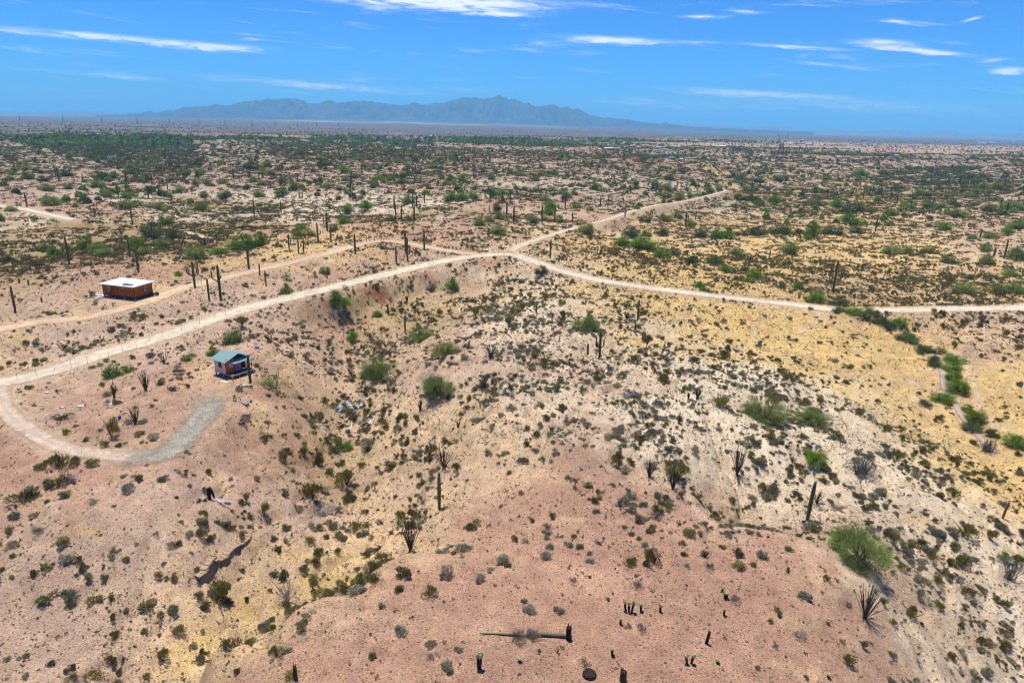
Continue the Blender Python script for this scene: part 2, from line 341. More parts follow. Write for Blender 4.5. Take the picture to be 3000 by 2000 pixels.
# ------------------------------------------------------------------ tracks (measured in the photograph, laid on the ground)
TRACKS = {
 'main_road': (7.0, [(-160, 1165, -1), (0, 1122, -1), (120, 1095, -.8), (260, 1050, -.6), (480, 985, -.4), (700, 910, 0), (900, 860, .3), (1100, 812, .6), (1300, 765, .8), (1420, 748, 1), (1500, 748, .9), (1560, 765, .2), (1650, 795, -1), (1760, 822, -2), (1900, 843, -3), (2100, 868, -3.8), (2300, 890, -4.5), (2450, 907, -5), (2600, 909, -4.8), (2800, 906, -4.4), (3000, 902, -4), (3200, 897, -3.6)]),
 'shed_track': (3.4, [(0, 1128, -1), (10, 1190, -.8), (70, 1250, -.5), (170, 1305, -.2), (290, 1332, 0), (380, 1338, 0), (450, 1336, 0)]),
 'gravel_drive': (4.2, [(290, 1338, 0), (400, 1340, 0), (490, 1322, 0), (545, 1275, 0), (590, 1220, 0), (625, 1170, 0), (645, 1140, 0)]),
 'north_track': (4.2, [(1490, 742, 1), (1520, 722, 1.2), (1580, 700, 1.2), (1680, 670, 1), (1780, 643, .6), (1850, 620, .4), (1920, 602, 0), (1990, 592, -.5), (2070, 575, -1), (2135, 557, -1.5)]),
 'house_track': (5.6, [(1420, 748, 1), (1330, 738, 1), (1240, 722, 1.3), (1130, 706, 1.4), (1040, 720, 1.3), (950, 745, 1.2), (800, 782, 1.2), (660, 815, 1), (520, 850, 1), (430, 885, 1), (250, 930, .9), (100, 945, .8), (-100, 990, .8)]),
 'wash_track': (6.0, [(-120, 590, -1.5), (0, 603, -1.5), (80, 615, -1.8), (150, 630, -2), (215, 645, -2.3)]),
 'ridge_track': (3.0, [(540, 678, -2.5), (575, 690, -2.5), (620, 702, -2)]),
 'sand_wash': (1.7, [(2640, 1000, -5.6), (2700, 1020, -5.8), (2745, 1050, -6), (2760, 1090, -6.2), (2765, 1130, -6.2), (2790, 1170, -6.3), (2820, 1220, -6.3), (2870, 1280, -6.5), (2920, 1330, -6.6)]),
}
def resample(P, step):
    P = np.asarray(P, float); out = []
    for i in range(len(P) - 1):
        p0 = P[max(i - 1, 0)]; p1 = P[i]; p2 = P[i + 1]; p3 = P[min(i + 2, len(P) - 1)]
        m = max(int(np.hypot(*(p2 - p1)[:2]) / step), 1)
        for k in range(m):
            t = k / m
            out.append(.5 * (2 * p1 + (p2 - p0) * t + (2 * p0 - 5 * p1 + 4 * p2 - p3) * t * t + (3 * p1 - p0 - 3 * p2 + p3) * t ** 3))
    out.append(P[-1]); return np.array(out)
LINES = {k: (w, resample([pt(a, b, c) for a, b, c in q], 1.0)) for k, (w, q) in TRACKS.items()}
def dist_to(L, x, y, m=8000):
    """distance to a line and the height of its nearest sample"""
    d = np.full(len(x), 1e6); h = np.zeros(len(x))
    lo = L[:, :2].min(0) - 30; hi = L[:, :2].max(0) + 30
    idx = np.nonzero((x > lo[0]) & (x < hi[0]) & (y > lo[1]) & (y < hi[1]))[0]
    for i in range(0, len(idx), m):
        q = idx[i:i + m]; D = np.hypot(x[q][:, None] - L[:, 0], y[q][:, None] - L[:, 1]); a = D.argmin(1)
        d[q] = D[np.arange(len(q)), a]; h[q] = L[a, 2]
    return d, h

# ------------------------------------------------------------------ the ground sheet
TH = np.concatenate([np.linspace(-180, -47, 30)[:-1], np.linspace(-47, 47, 600), np.linspace(47, 180, 30)[1:]]) * math.pi / 180
def geo(a, b, f): return np.exp(np.linspace(math.log(a), math.log(b), int(math.log(b / a) / f) + 1))[:-1]
RR = np.concatenate([[1.0, 8.0], geo(20, 40, .04), geo(40, 300, .0058), geo(300, 1500, .0105), geo(1500, 6000, .03), geo(6000, 60000, .08), [60000.]])
gT, gR = np.meshgrid(TH, RR)
GX = (gR * np.sin(gT)).ravel(); GY = (gR * np.cos(gT)).ravel()
U, V = pol(GX, GY); RAD = np.exp(V)
UC = np.clip(U, -1.0, 1.0)
Z = relief_rbf(UC, V); Z = np.where(Z < 0, Z * (1.35 + .22 * (1 - sstep(130, 200, RAD))), Z)
Z *= 1 - sstep(900, 1700, RAD)
soil = soil_mix(UC + .05 * fbm(GX / 9 / (1 + RAD / 150), GY / 9 / (1 + RAD / 150), 3), V + .05 * fbm(GX / 9 / (1 + RAD / 150), GY / 9 / (1 + RAD / 150), 9))
cover = soil[:, -1]; soil = soil[:, :-1]
wY = soil[:, LET.index('Y')] + .4 * soil[:, LET.index('O')]
# dissected flat-topped ridges beyond the roads
lam = 52 * (1 + sstep(250, 1500, RAD) * 1.6)
nr = fbm(GX / (lam * 2.3) + 3.1, GY / lam, 21, 4, .52) + .25 * fbm(GX / 19, GY / 19, 31, 3)
tabl = sstep(-.22, .20, nr)
amp = (2.2 * sstep(190, 300, RAD) + 2.2 * sstep(320, 800, RAD) + .8 * sstep(900, 1600, RAD)) * (1 - .85 * np.clip(wY, 0, 1)) * (1 - sstep(5000, 9000, RAD))
Z += (tabl - .5) * 2 * amp
rough = .25 + .75 * (1 - soil[:, 0])
Z += .60 * fbm(GX / 12, GY / 12, 41, 3) * rough + .15 * fbm(GX / 2.6, GY / 2.6, 51, 3) * rough + 0.03 * fbm(GX / .9, GY / .9, 55, 2) * (RAD < 160)
# rills running down the sides of the washes
ril = np.abs(fbm(GX / 8.5, GY / 14, 61, 3)); rilm = (1 - sstep(0, .17, ril)) * (1 - .75 * soil[:, 0]) * (RAD < 260); Z -= .85 * rilm
ril2 = np.abs(fbm(GX / 3.0 + 4, GY / 4.5, 65, 3)); Z -= .22 * (1 - sstep(0, .2, ril2)) * (1 - soil[:, 0]) * (RAD < 200)
cover = cover + 2.4 * rilm * (1 - np.clip(1.3 * wY, 0, 1)) - .5
# the plain climbs towards the foot of the mountains
Z += 95 * sstep(3500, 15000, RAD) * np.exp(-((U + .13) / .36) ** 2)
Z += 4 * fbm(GX / 700, GY / 500, 71, 3) * sstep(1500, 2500, RAD)
ZG = Z.reshape(gT.shape)
def grid_at(G, x, y):
    x = np.atleast_1d(np.asarray(x, float)); y = np.atleast_1d(np.asarray(y, float))
    fu = np.interp(np.arctan2(x, y), TH, np.arange(len(TH))); fv = np.interp(np.hypot(x, y), RR, np.arange(len(RR)))
    i = np.clip(fv.astype(int), 0, len(RR) - 2); j = np.clip(fu.astype(int), 0, len(TH) - 2); a = fv - i; b = fu - j
    return (G[i, j] * (1 - b) + G[i, j + 1] * b) * (1 - a) + (G[i + 1, j] * (1 - b) + G[i + 1, j + 1] * b) * a
def gz(x, y): return float(grid_at(ZG, x, y)[0])
_ts = np.exp(np.linspace(math.log(25), math.log(9000), 1500))
def ground(px, py):
    """where the line of sight to a photograph pixel meets the ground sheet"""
    d = ray(px, py); P = CAMP + _ts[:, None] * d
    g = P[:, 2] - grid_at(ZG, P[:, 0], P[:, 1]); b = np.nonzero(g < 0)[0]
    if len(b) == 0 or b[0] == 0: return None
    i = b[0]; t = _ts[i - 1] + (_ts[i] - _ts[i - 1]) * g[i - 1] / (g[i - 1] - g[i]); p = CAMP + t * d
    return Vector((p[0], p[1], gz(p[0], p[1])))
def mpp(p):
    """metres per photograph pixel across, and upright"""
    x0, y0, w = proj(p); y1 = proj((p[0], p[1], p[2] + 1))[1]
    return w / F, 1.0 / (y0 - y1)

# undercut bank on the left slope
BANK = resample([tuple(ground(a, b)) for a, b in ((738, 1552), (725, 1580), (695, 1608), (660, 1640), (630, 1655), (600, 1690), (572, 1708))], .25)
bd, _ = dist_to(BANK, GX, GY)
bi = np.nonzero(bd < 5)[0]
Dm = np.hypot(GX[bi][:, None] - BANK[:, 0], GY[bi][:, None] - BANK[:, 1]); an = np.clip(Dm.argmin(1), 1, len(BANK) - 2)
tg = BANK[an + 1, :2] - BANK[an - 1, :2]; rel = np.stack([GX[bi], GY[bi]], 1) - BANK[an, :2]
sd = (tg[:, 0] * rel[:, 1] - tg[:, 1] * rel[:, 0]) / np.hypot(tg[:, 0], tg[:, 1])
endf = sstep(0, 8, an) * sstep(0, 8, len(BANK) - 1 - an)
Z[bi] += endf * np.where(sd > 0, -.28 * sstep(-.05, .22, sd) * (1 - sstep(.6, 4.5, sd)), .12 * (1 - sstep(0, 1.2, -sd)))
ZG = Z.reshape(gT.shape)
LINES['sand_wash'] = (TRACKS['sand_wash'][0], resample([tuple(ground(a, b)) for a, b, c in TRACKS['sand_wash'][1]], 1.0))
shoulder = np.zeros(len(GX)); onroad = np.full(len(GX), 1e6)
for k, (w, L) in LINES.items():
    d, h = dist_to(L, GX, GY)
    b = 1 - sstep(w * .55, w * 1.25 + 2.2, d)
    Z = Z * (1 - b) + h * b
    shoulder = np.maximum(shoulder, (1 - sstep(w * .45, w * 1.15, d + .5 * w * .3 * fbm(GX / 4, GY / 4, 81, 2))) * (0.5 if k in ('gravel_drive', 'sand_wash') else .9))
    onroad = np.minimum(onroad, d - w * .5)
# level pads under the two cabins
for (cx, cy, z0, r0) in ((-48.5, 111.3, 0.0, 4.6), (-91.5, 160.5, 1.0, 8.5)):
    b = 1 - sstep(r0, r0 * 1.5, np.hypot(GX - cx, GY - cy)); Z = Z * (1 - b) + z0 * b
    onroad = np.minimum(onroad, np.hypot(GX - cx, GY - cy) - r0 * .85)
ZG = Z.reshape(gT.shape)
# soil colours (albedo)
ALB = {'R': (.310, .190, .132), 'P': (.375, .270, .200), 'T': (.46, .33, .200), 'Y': (.485, .348, .160), 'W': (.53, .44, .315), 'O': (.25, .182, .080), 'B': (.225, .088, .046)}
def blob(px, py, rx, ry, c, s=1.0): return (px, py, rx, ry, c, s)
PATCH = [blob(1105, 852, 34, 22, 'B', .9), blob(1075, 838, 30, 16, 'B', .7), blob(955, 890, 30, 10, 'B', .5), blob(1255, 815, 26, 14, 'B', .8), blob(1960, 668, 75, 7, 'B', .9), blob(1880, 664, 40, 6, 'B', .7), blob(1420, 755, 60, 6, 'B', .35),
         blob(450, 842, 70, 6, 'Y', .5), blob(330, 850, 60, 5, 'Y', .4), blob(860, 785, 60, 6, 'Y', .9), blob(800, 790, 60, 5, 'Y', .8), blob(1060, 715, 50, 6, 'Y', .8), blob(990, 745, 50, 5, 'Y', .7), blob(1100, 755, 45, 5, 'Y', .7), blob(640, 770, 50, 7, 'Y', .8), blob(700, 768, 80, 6, 'Y', .6),
         blob(60, 985, 50, 8, 'Y', .9), blob(50, 1005, 40, 8, 'Y', .8), blob(330, 1025, 30, 12, 'Y', .9), blob(250, 1065, 50, 6, 'Y', .7), blob(1000, 1650, 130, 30, 'Y', .5), blob(900, 1700, 60, 20, 'Y', .9), blob(990, 1700, 60, 14, 'Y', .8), blob(950, 1690, 40, 12, 'O', .6),
         blob(700, 1100, 60, 30, 'T', .6), blob(760, 1200, 70, 40, 'T', .8), blob(600, 1080, 50, 20, 'T', .6), blob(480, 1280, 90, 30, 'T', .4), blob(630, 1400, 40, 12, 'T', .6), blob(600, 1360, 30, 12, 'T', .5), blob(250, 1555, 60, 14, 'Y', .6), blob(640, 1425, 40, 10, 'Y', .5), blob(600, 1880, 60, 40, 'Y', .9), blob(540, 1940, 50, 40, 'Y', .7), blob(700, 1810, 60, 25, 'Y', .6),
         blob(1650, 1525, 80, 14, 'T', .5), blob(1520, 1395, 90, 30, 'T', .4), blob(2400, 1690, 50, 20, 'T', .7), blob(2350, 1830, 70, 25, 'T', .5), blob(1420, 1850, 60, 20, 'T', .5), blob(1750, 1700, 80, 25, 'T', .4), blob(1330, 1700, 90, 25, 'R', .4), blob(2700, 1520, 60, 14, 'Y', .6), blob(2350, 1970, 80, 20, 'T', .5),
         blob(1900, 660, 150, 20, 'T', .5), blob(1900, 740, 90, 20, 'Y', .7), blob(2150, 560, 90, 12, 'Y', .5), blob(2100, 500, 60, 8, 'Y', .7), blob(2110, 487, 40, 6, 'B', .4), blob(1860, 460, 70, 5, 'B', .8), blob(1800, 452, 60, 4, 'B', .6), blob(2900, 1420, 50, 50, 'Y', .6)]
al = np.zeros((len(GX), 3))
# ridge tops keep the varnished red gravel, their cut sides show pale caliche, hollows are scrubby
ms = sstep(220, 330, RAD) * (1 - np.clip(wY, 0, .8)) * (1 - .5 * soil[:, 0])
topm = sstep(.80, .97, tabl) * ms; sidem = sstep(.12, .4, tabl) * (1 - sstep(.7, .9, tabl)) * ms; lowm = (1 - sstep(.02, .15, tabl)) * ms * (1 - .85 * sstep(550, 850, RAD))
mott = .8 * soil + np.array([.07, .09, .12, .035, .06, .02, 0])
ks = 1 + RAD / 260
for k in range(6): mott[:, k] *= np.exp(1.5 * fbm(GX / (13 * ks), GY / (13 * ks), 501 + k * 7, 3) + 1.1 * fbm(GX / (3.2 * ks), GY / (3.2 * ks), 551 + k * 7, 3) + .7 * fbm(GX / (1.1 * ks), GY / (1.1 * ks), 601 + k * 7, 2))
sharp = mott ** 1.5; sharp /= sharp.sum(1, keepdims=True)
for k, c in enumerate(LET): al += sharp[:, k:k + 1] * np.array(ALB[c])
def lay(m, c, s=1.0):
    global al
    w = np.clip(m * s, 0, 1)[:, None]; al = al * (1 - w) + np.array(ALB[c] if isinstance(c, str) else c) * w
lay(sstep(260, 600, RAD) * (1 - .7 * np.clip(wY, 0, 1)), (.225, .178, .142), .7); lay(topm, 'P', .4); lay(topm * sstep(-.1, .3, fbm(GX / 60, GY / 60, 93, 2)), 'R', .6); lay(sidem * (1 - .7 * sstep(500, 900, RAD)), 'W', .5); lay(lowm, 'O', .7)
cover = cover * (1 - .5 * topm) + 1.2 * sidem + 1.0 * lowm
warp = fbm(GX / 3.5, GY / 3.5, 95, 3)
for (bx, by, rx, ry, c, s) in PATCH:
    q = pt(bx, by, 0); g = ground(bx, by)
    if g is None: continue
    mx_, my_ = mpp(g); dep = (Vector(ground(bx, by + 4)) - Vector(ground(bx, by - 4))).length / 8
    near = np.nonzero((np.abs(GX - g.x) < 3 * rx * mx_ + 2) & (np.abs(GY - g.y) < 3 * ry * dep + 3))[0]
    w = np.zeros(len(GX)); w[near] = np.exp(-(((GX[near] - g.x) / (rx * mx_)) ** 2 + ((GY[near] - g.y) / (ry * dep)) ** 2) * (1 + .9 * warp[near])); lay(w, c, s)
# far country: river woodland belt, mauve plain, bright flats below the mountains
beltc = np.interp(U, [-.8, -.645, 0, .35, .8], [1420, 1500, 1980, 2850, 3600])
belt = np.exp(-((np.log(RAD / beltc) + .05 * fbm(GX / 160, GY / 160, 97, 3)) / .105) ** 4) * (1 - sstep(.30, .40, U))
farm = sstep(1.02, 1.35, RAD / np.maximum(beltc, 1)) * sstep(1300, 1700, RAD)
lay(farm, (.092, .078, .074), .9); lay(farm * sstep(.0, .35, fbm(GX / 420, GY / 160, 99, 4)) * (1 - sstep(4500, 6500, RAD)), (.17, .145, .135), .75)
lay(belt, (.045, .065, .036), .9)
flats = np.exp(-((np.log(RAD / 9500)) / .08) ** 2) * np.exp(-((U + .13) / .20) ** 4) * sstep(-.05, .2, fbm(GX / 900, GY / 350, 103, 3)); lay(flats, (.45, .42, .39), .7)
RAD5 = sstep(11000, 15000, RAD); lay(RAD5, (.16, .13, .12), .7)
lay(shoulder, (.40, .295, .20), .8)
TRAILS = [((2216, 962), (2205, 985), (2215, 1000), (2160, 1012), (2110, 1018), (2075, 1035), (2050, 1060), (2043, 1072), (1990, 1058), (1960, 1072)), ((2110, 1012), (2060, 1000), (2010, 1008), (1960, 1020), (1900, 1000)), ((2700, 1120), (2640, 1130), (2500, 1110), (2380, 1120), (2250, 1100)), ((2830, 1070), (2850, 1110), (2870, 1180), (2900, 1230), (2960, 1260)), ((1550, 1100), (1560, 1150), (1530, 1200), (1545, 1260), (1520, 1330)), ((2380, 900), (2400, 930), (2370, 960), (2300, 990)), ((1470, 700), (1430, 730), (1390, 660), (1480, 620), (1540, 580))]
for tr_ in TRAILS:
    q = resample([tuple(ground(*c)) for c in tr_], .5); d, _ = dist_to(q, GX, GY); lay((1 - sstep(.15, .75, d + .3 * warp)), (.44, .37, .27), .75)
grain = fbm(GX / 1.4, GY / 1.4, 105, 3) * (RAD < 400) + fbm(GX / 9, GY / 9, 107, 3) * .8
al *= np.clip(1 + .16 * grain, .6, 1.4)[:, None]
cover = np.clip(cover * (1 + .15 * (RAD < 160)), 0, 9)
CG = cover.reshape(gT.shape); OG = onroad.reshape(gT.shape); WSG = soil.reshape(gT.shape + (len(LET),)); BG = belt.reshape(gT.shape)

nT, nR = len(TH), len(RR)
ii = np.arange((nR - 1) * (nT - 1)); a0 = (ii // (nT - 1)) * nT + ii % (nT - 1)
quads = np.stack([a0, a0 + 1, a0 + nT + 1, a0 + nT], 1)[:, ::-1]
def grid_mesh(name, verts, quads, mat):
    me = bpy.data.meshes.new(name); me.vertices.add(len(verts)); me.vertices.foreach_set('co', np.ascontiguousarray(verts, np.float32).ravel())
    me.loops.add(quads.size); me.loops.foreach_set('vertex_index', np.ascontiguousarray(quads, np.int32).ravel())
    me.polygons.add(len(quads)); me.polygons.foreach_set('loop_start', np.arange(0, quads.size, 4, dtype=np.int32))
    me.update(calc_edges=True); me.polygons.foreach_set('use_smooth', np.ones(len(quads), bool)); me.materials.append(mat); return me
def set_col(me, rgb, name='col'):
    a = me.color_attributes.new(name, 'FLOAT_COLOR', 'POINT')
    a.data.foreach_set('color', np.concatenate([rgb, np.ones((len(rgb), 1))], 1).astype(np.float32).ravel())

def soil_material(name, attr=None, c=None, speck=.8, bump=1.0, far=True, tracks=False):
    m = bpy.data.materials.new(name); m.use_nodes = True; t = m.node_tree; n = t.nodes; l = t.links; p = n['Principled BSDF']
    p.inputs['Roughness'].default_value = .95; p.inputs['Specular IOR Level'].default_value = .12
    tc = n.new('ShaderNodeTexCoord')
    def noise(s, d=4, r=.6):
        q = n.new('ShaderNodeTexNoise'); q.inputs['Scale'].default_value = s; q.inputs['Detail'].default_value = d; q.inputs['Roughness'].default_value = r; l.new(tc.outputs['Object'], q.inputs['Vector']); return q.outputs[0]
    def mr(v, a, b, c_, d_):
        q = n.new('ShaderNodeMapRange'); q.inputs[1].default_value = a; q.inputs[2].default_value = b; q.inputs[3].default_value = c_; q.inputs[4].default_value = d_; l.new(v, q.inputs[0]); return q.outputs[0]
    def mul(c_, f):
        q = n.new('ShaderNodeMix'); q.data_type = 'RGBA'; q.blend_type = 'MULTIPLY'; q.inputs[0].default_value = 1; l.new(c_, q.inputs[6]); l.new(f, q.inputs[7]); return q.outputs[2]
    if attr:
        at = n.new('ShaderNodeAttribute'); at.attribute_name = attr; base = at.outputs['Color']
    else:
        rg = n.new('ShaderNodeRGB'); rg.outputs[0].default_value = (*c, 1); base = rg.outputs[0]
    n1 = noise(.55, 5, .65); n2 = noise(5.5, 4, .7); n3 = noise(.05, 5, .6)
    base = mul(base, mr(n1, .3, .7, .80, 1.18)); base = mul(base, mr(n2, .3, .7, 1 - .5 * speck, 1 + .45 * speck)); base = mul(base, mr(n3, .3, .7, .90, 1.10))
    # stones: dark and pale chips in the gravel
    vo = n.new('ShaderNodeTexVoronoi'); vo.inputs['Scale'].default_value = 3.9; l.new(tc.outputs['Object'], vo.inputs['Vector'])
    sepc = n.new('ShaderNodeSeparateColor'); l.new(vo.outputs['Color'], sepc.inputs[0])
    size = mr(sepc.outputs[1], 0, 1, .08, .42)
    lt = n.new('ShaderNodeMath'); lt.operation = 'LESS_THAN'; l.new(vo.outputs['Distance'], lt.inputs[0]); l.new(size, lt.inputs[1])
    stone = n.new('ShaderNodeMix'); stone.data_type = 'RGBA'; stone.blend_type = 'MULTIPLY'
    sm = n.new('ShaderNodeMath'); sm.operation = 'MULTIPLY'; l.new(lt.outputs[0], sm.inputs[0]); sm.inputs[1].default_value = speck; l.new(sm.outputs[0], stone.inputs[0])
    cr_ = n.new('ShaderNodeValToRGB'); e = cr_.color_ramp.elements; e[0].position = 0; e[0].color = (.34, .27, .24, 1); e[1].position = 1; e[1].color = (1.5, 1.5, 1.5, 1); q = e.new(.55); q.color = (.62, .52, .46, 1); q = e.new(.75); q.color = (1.1, 1.05, 1, 1)
    l.new(sepc.outputs[0], cr_.inputs[0]); l.new(base, stone.inputs[6]); l.new(cr_.outputs[0], stone.inputs[7]); base = stone.outputs[2]
    hs_ = n.new('ShaderNodeHueSaturation'); hs_.inputs['Saturation'].default_value = 1.08; l.new(base, hs_.inputs['Color']); base = hs_.outputs[0]
    l.new(base, p.inputs['Base Color'])
    ad = n.new('ShaderNodeMath'); ad.operation = 'ADD'; l.new(n2, ad.inputs[0]); l.new(n1, ad.inputs[1])
    b = n.new('ShaderNodeBump'); b.inputs['Strength'].default_value = bump; b.inputs['Distance'].default_value = .12; l.new(ad.outputs[0], b.inputs['Height']); l.new(b.outputs[0], p.inputs['Normal'])
    return m
M['ground'] = soil_material('desert_soil', 'col')
gme = grid_mesh('ground', np.stack([GX, GY, Z], 1), quads, M['ground']); set_col(gme, al)
go = put('ground', gme); tag(go, kind='structure')

# tracks: crowned strips whose ragged edges sink into the soil
M['dust'] = soil_material('pale_dust', 'col', speck=.3, bump=.5)
def ragged(m):
    t = m.node_tree; n = t.nodes; l = t.links; at = n.new('ShaderNodeAttribute'); at.attribute_name = 'edge'; tc = n.new('ShaderNodeTexCoord')
    q = n.new('ShaderNodeTexNoise'); q.inputs['Scale'].default_value = .9; q.inputs['Detail'].default_value = 6; q.inputs['Roughness'].default_value = .7; l.new(tc.outputs['Object'], q.inputs['Vector'])
    a = n.new('ShaderNodeMath'); a.operation = 'MULTIPLY_ADD'; l.new(q.outputs[0], a.inputs[0]); a.inputs[1].default_value = 1.3; a.inputs[2].default_value = -.25
    r = n.new('ShaderNodeMath'); r.operation = 'SUBTRACT'; l.new(at.outputs['Fac'], r.inputs[0]); l.new(a.outputs[0], r.inputs[1])
    k = n.new('ShaderNodeMapRange'); k.inputs[1].default_value = -.28; k.inputs[2].default_value = .30; l.new(r.outputs[0], k.inputs[0])
    tr = n.new('ShaderNodeBsdfTransparent'); ms = n.new('ShaderNodeMixShader'); l.new(k.outputs[0], ms.inputs[0]); l.new(n['Principled BSDF'].outputs[0], ms.inputs[1]); l.new(tr.outputs[0], ms.inputs[2]); l.new(ms.outputs[0], n['Material Output'].inputs['Surface'])
ragged(M['dust'])
M['drive'] = soil_material('grey_gravel', 'col', speck=1.0, bump=1.0); ragged(M['drive'])
def track(name, key, edge_c, mid_c, ruts=True, wob=.22, zoff=.05, cols=9, mat='dust'):
    w, L = LINES[key]; d = np.gradient(L[:, :2], axis=0); d /= np.maximum(np.hypot(d[:, 0], d[:, 1])[:, None], 1e-6); nrm = np.stack([d[:, 1], -d[:, 0]], 1)
    s = np.arange(len(L)); vs, cs, es = [], [], []
    endfade = np.clip(1 - np.minimum(s, len(L) - 1 - s) / (7.0 if key in ('gravel_drive', 'ridge_track', 'north_track') else 1.5), 0, 1)
    for k in range(cols):
        t = k / (cols - 1) * 2 - 1
        wl_ = w * .62 * (1 + wob * fbm(s / 6 + (7 if t > 0 else 31), s * 0 + abs(t), 131, 3))
        if key == 'gravel_drive': wl_ = wl_ * np.clip(.55 + 1.6 * np.sin(np.clip(s / len(L), 0, 1) * math.pi) ** .5, .5, 1.35)
        x = L[:, 0] + nrm[:, 0] * t * wl_; y = L[:, 1] + nrm[:, 1] * t * wl_
        z = grid_at(ZG, x, y) + (zoff * (1 + np.hypot(x, y) / 250) if abs(t) < .95 else -.12) + .02 * fbm(s / 3, s * 0 + t * 3, 137, 2)
        if ruts: z -= .03 * math.exp(-((abs(t) - .45) / .14) ** 2)
        e = abs(t) ** 2.2; rut = math.exp(-((abs(t) - .45) / .2) ** 2) if ruts else 0
        c = np.array(mid_c) * (1 - e) + np.array(edge_c) * e
        c = c[None] * (1 + .22 * fbm(s / 7 + t, s * 0 + t * 5, 139, 4))[:, None] * (1 + .20 * rut - .10 * math.exp(-(t / .16) ** 2))
        vs.append(np.stack([x, y, z], 1)); cs.append(c); es.append(np.maximum(abs(t) ** 1.6, endfade))
    V_ = np.stack(vs, 1).reshape(-1, 3); C_ = np.stack(cs, 1).reshape(-1, 3); q = np.arange((len(L) - 1) * (cols - 1)); a = (q // (cols - 1)) * cols + q % (cols - 1)
    me = grid_mesh(name, V_, np.stack([a, a + cols, a + cols + 1, a + 1], 1)[:, ::-1], M[mat]); set_col(me, C_); ea = me.attributes.new('edge', 'FLOAT', 'POINT'); ea.data.foreach_set('value', np.stack(es, 1).ravel().astype(np.float32))
    return tag(put(name, me), kind='structure')
track('dirt_road', 'main_road', (.42, .305, .195), (.535, .455, .345))
track('shed_track_road', 'shed_track', (.38, .265, .185), (.46, .365, .28))
track('gravel_driveway', 'gravel_drive', (.33, .245, .18), (.30, .278, .222), ruts=False, wob=.45, zoff=.07, mat='drive')
track('ridge_track_road', 'north_track', (0.412, 0.310, 0.212), (0.488, 0.406, 0.304))
track('house_track_road', 'house_track', (.40, .275, .175), (.49, .36, .24))
track('wash_track_road', 'wash_track', (0.412, 0.339, 0.254), (0.503, 0.443, 0.366))
track('far_track_road', 'ridge_track', (0.412, 0.339, 0.254), (0.503, 0.443, 0.366))
track('sandy_wash_path', 'sand_wash', (0.366, 0.273, 0.190), (0.381, 0.310, 0.261), ruts=False, wob=.4)

# ------------------------------------------------------------------ mountains
def mountains(name, prof, D, depth, seed, col, base_y=None):
    P = np.array(prof, float); xs = np.linspace(P[0, 0], P[-1, 0], int((P[-1, 0] - P[0, 0]) / 3.0)); ys = np.interp(xs, P[:, 0], P[:, 1])
    ys = ys + 1.2 * fbm(xs / 9, xs * 0, seed, 3)
    az_ = []; zs = []
    for a, b in zip(xs, ys):
        d = ray(a, b); hd = math.hypot(d[0], d[1]); az_.append(math.atan2(d[0], d[1])); zs.append(CAM_Z + D * d[2] / hd)
    az_ = np.array(az_); zs = np.array(zs); n = 46; vs = []
    for k in range(n):
        t = k / (n - 1)                                  # 0 foot on the near side .. 1 foot behind
        r = D + (t - .62) * depth
        A_ = az_ * r; env = sstep(0, .62, t) if t < .62 else 1 - sstep(.62, 1, t)
        env = env ** 1.15
        rg = 1 - np.abs(fbm(A_ / 700 + 9, np.full_like(A_, r) / 1900, seed + 5, 5, .6)) * 2.4
        zz = zs * env * (1 - (1 - env) * .0) + (rg - .4) * np.maximum(zs, 0) * .95 * env * (1 - env) * 2.4
        ground_z = 95 * float(sstep(3500, 15000, r)) * np.exp(-((az_ + .13) / .36) ** 2)
        zz = np.maximum(zz, 0) + ground_z * (1 - env) - 25 * (1 - env)
        vs.append(np.stack([r * np.sin(az_), r * np.cos(az_), zz], 1))
    V_ = np.stack(vs).reshape(-1, 3); m = len(xs); q = np.arange((n - 1) * (m - 1)); a = (q // (m - 1)) * m + q % (m - 1)
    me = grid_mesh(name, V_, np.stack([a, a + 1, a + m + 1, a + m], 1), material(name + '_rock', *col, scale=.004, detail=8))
    return tag(put(name, me), kind='structure')
k_ = .4252
prof1 = [(x * k_, y * k_) for x, y in ((640, 800), (740, 792), (830, 792), (920, 780), (960, 785), (1020, 768), (1080, 778), (1165, 757), (1190, 765), (1265, 738), (1300, 740), (1400, 730), (1440, 732), (1480, 716), (1540, 727), (1600, 728), (1690, 705), (1710, 708), (1850, 692), (1900, 695), (2020, 685), (2060, 690), (2130, 715), (2200, 712), (2260, 690), (2310, 708))]
prof1 += [(1000 + x * k_, y * k_) for x, y in ((0, 715), (70, 708), (200, 710), (320, 728), (420, 733), (490, 715), (580, 722), (660, 708), (710, 712), (790, 682), (820, 676), (870, 690), (960, 682), (1040, 687), (1095, 669), (1150, 687), (1195, 683), (1260, 712), (1285, 716), (1330, 747), (1380, 730), (1470, 728), (1510, 742), (1545, 735), (1600, 752), (1635, 748), (1710, 795), (1750, 797), (1800, 815), (1900, 822), (2050, 838), (2150, 850), (2210, 855), (2240, 845), (2265, 858), (2352, 868))]
prof1 += [(2000 + x * k_, y * k_) for x, y in ((150, 878), (300, 884), (600, 898), (900, 910))]
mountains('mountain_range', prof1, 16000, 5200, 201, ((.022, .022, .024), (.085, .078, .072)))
prof2 = [(1000 + x * k_, y * k_) for x, y in ((1740, 830), (1800, 812), (1850, 803), (1880, 812), (1920, 815), (1960, 822), (2020, 830), (2100, 845), (2200, 855), (2352, 858))]
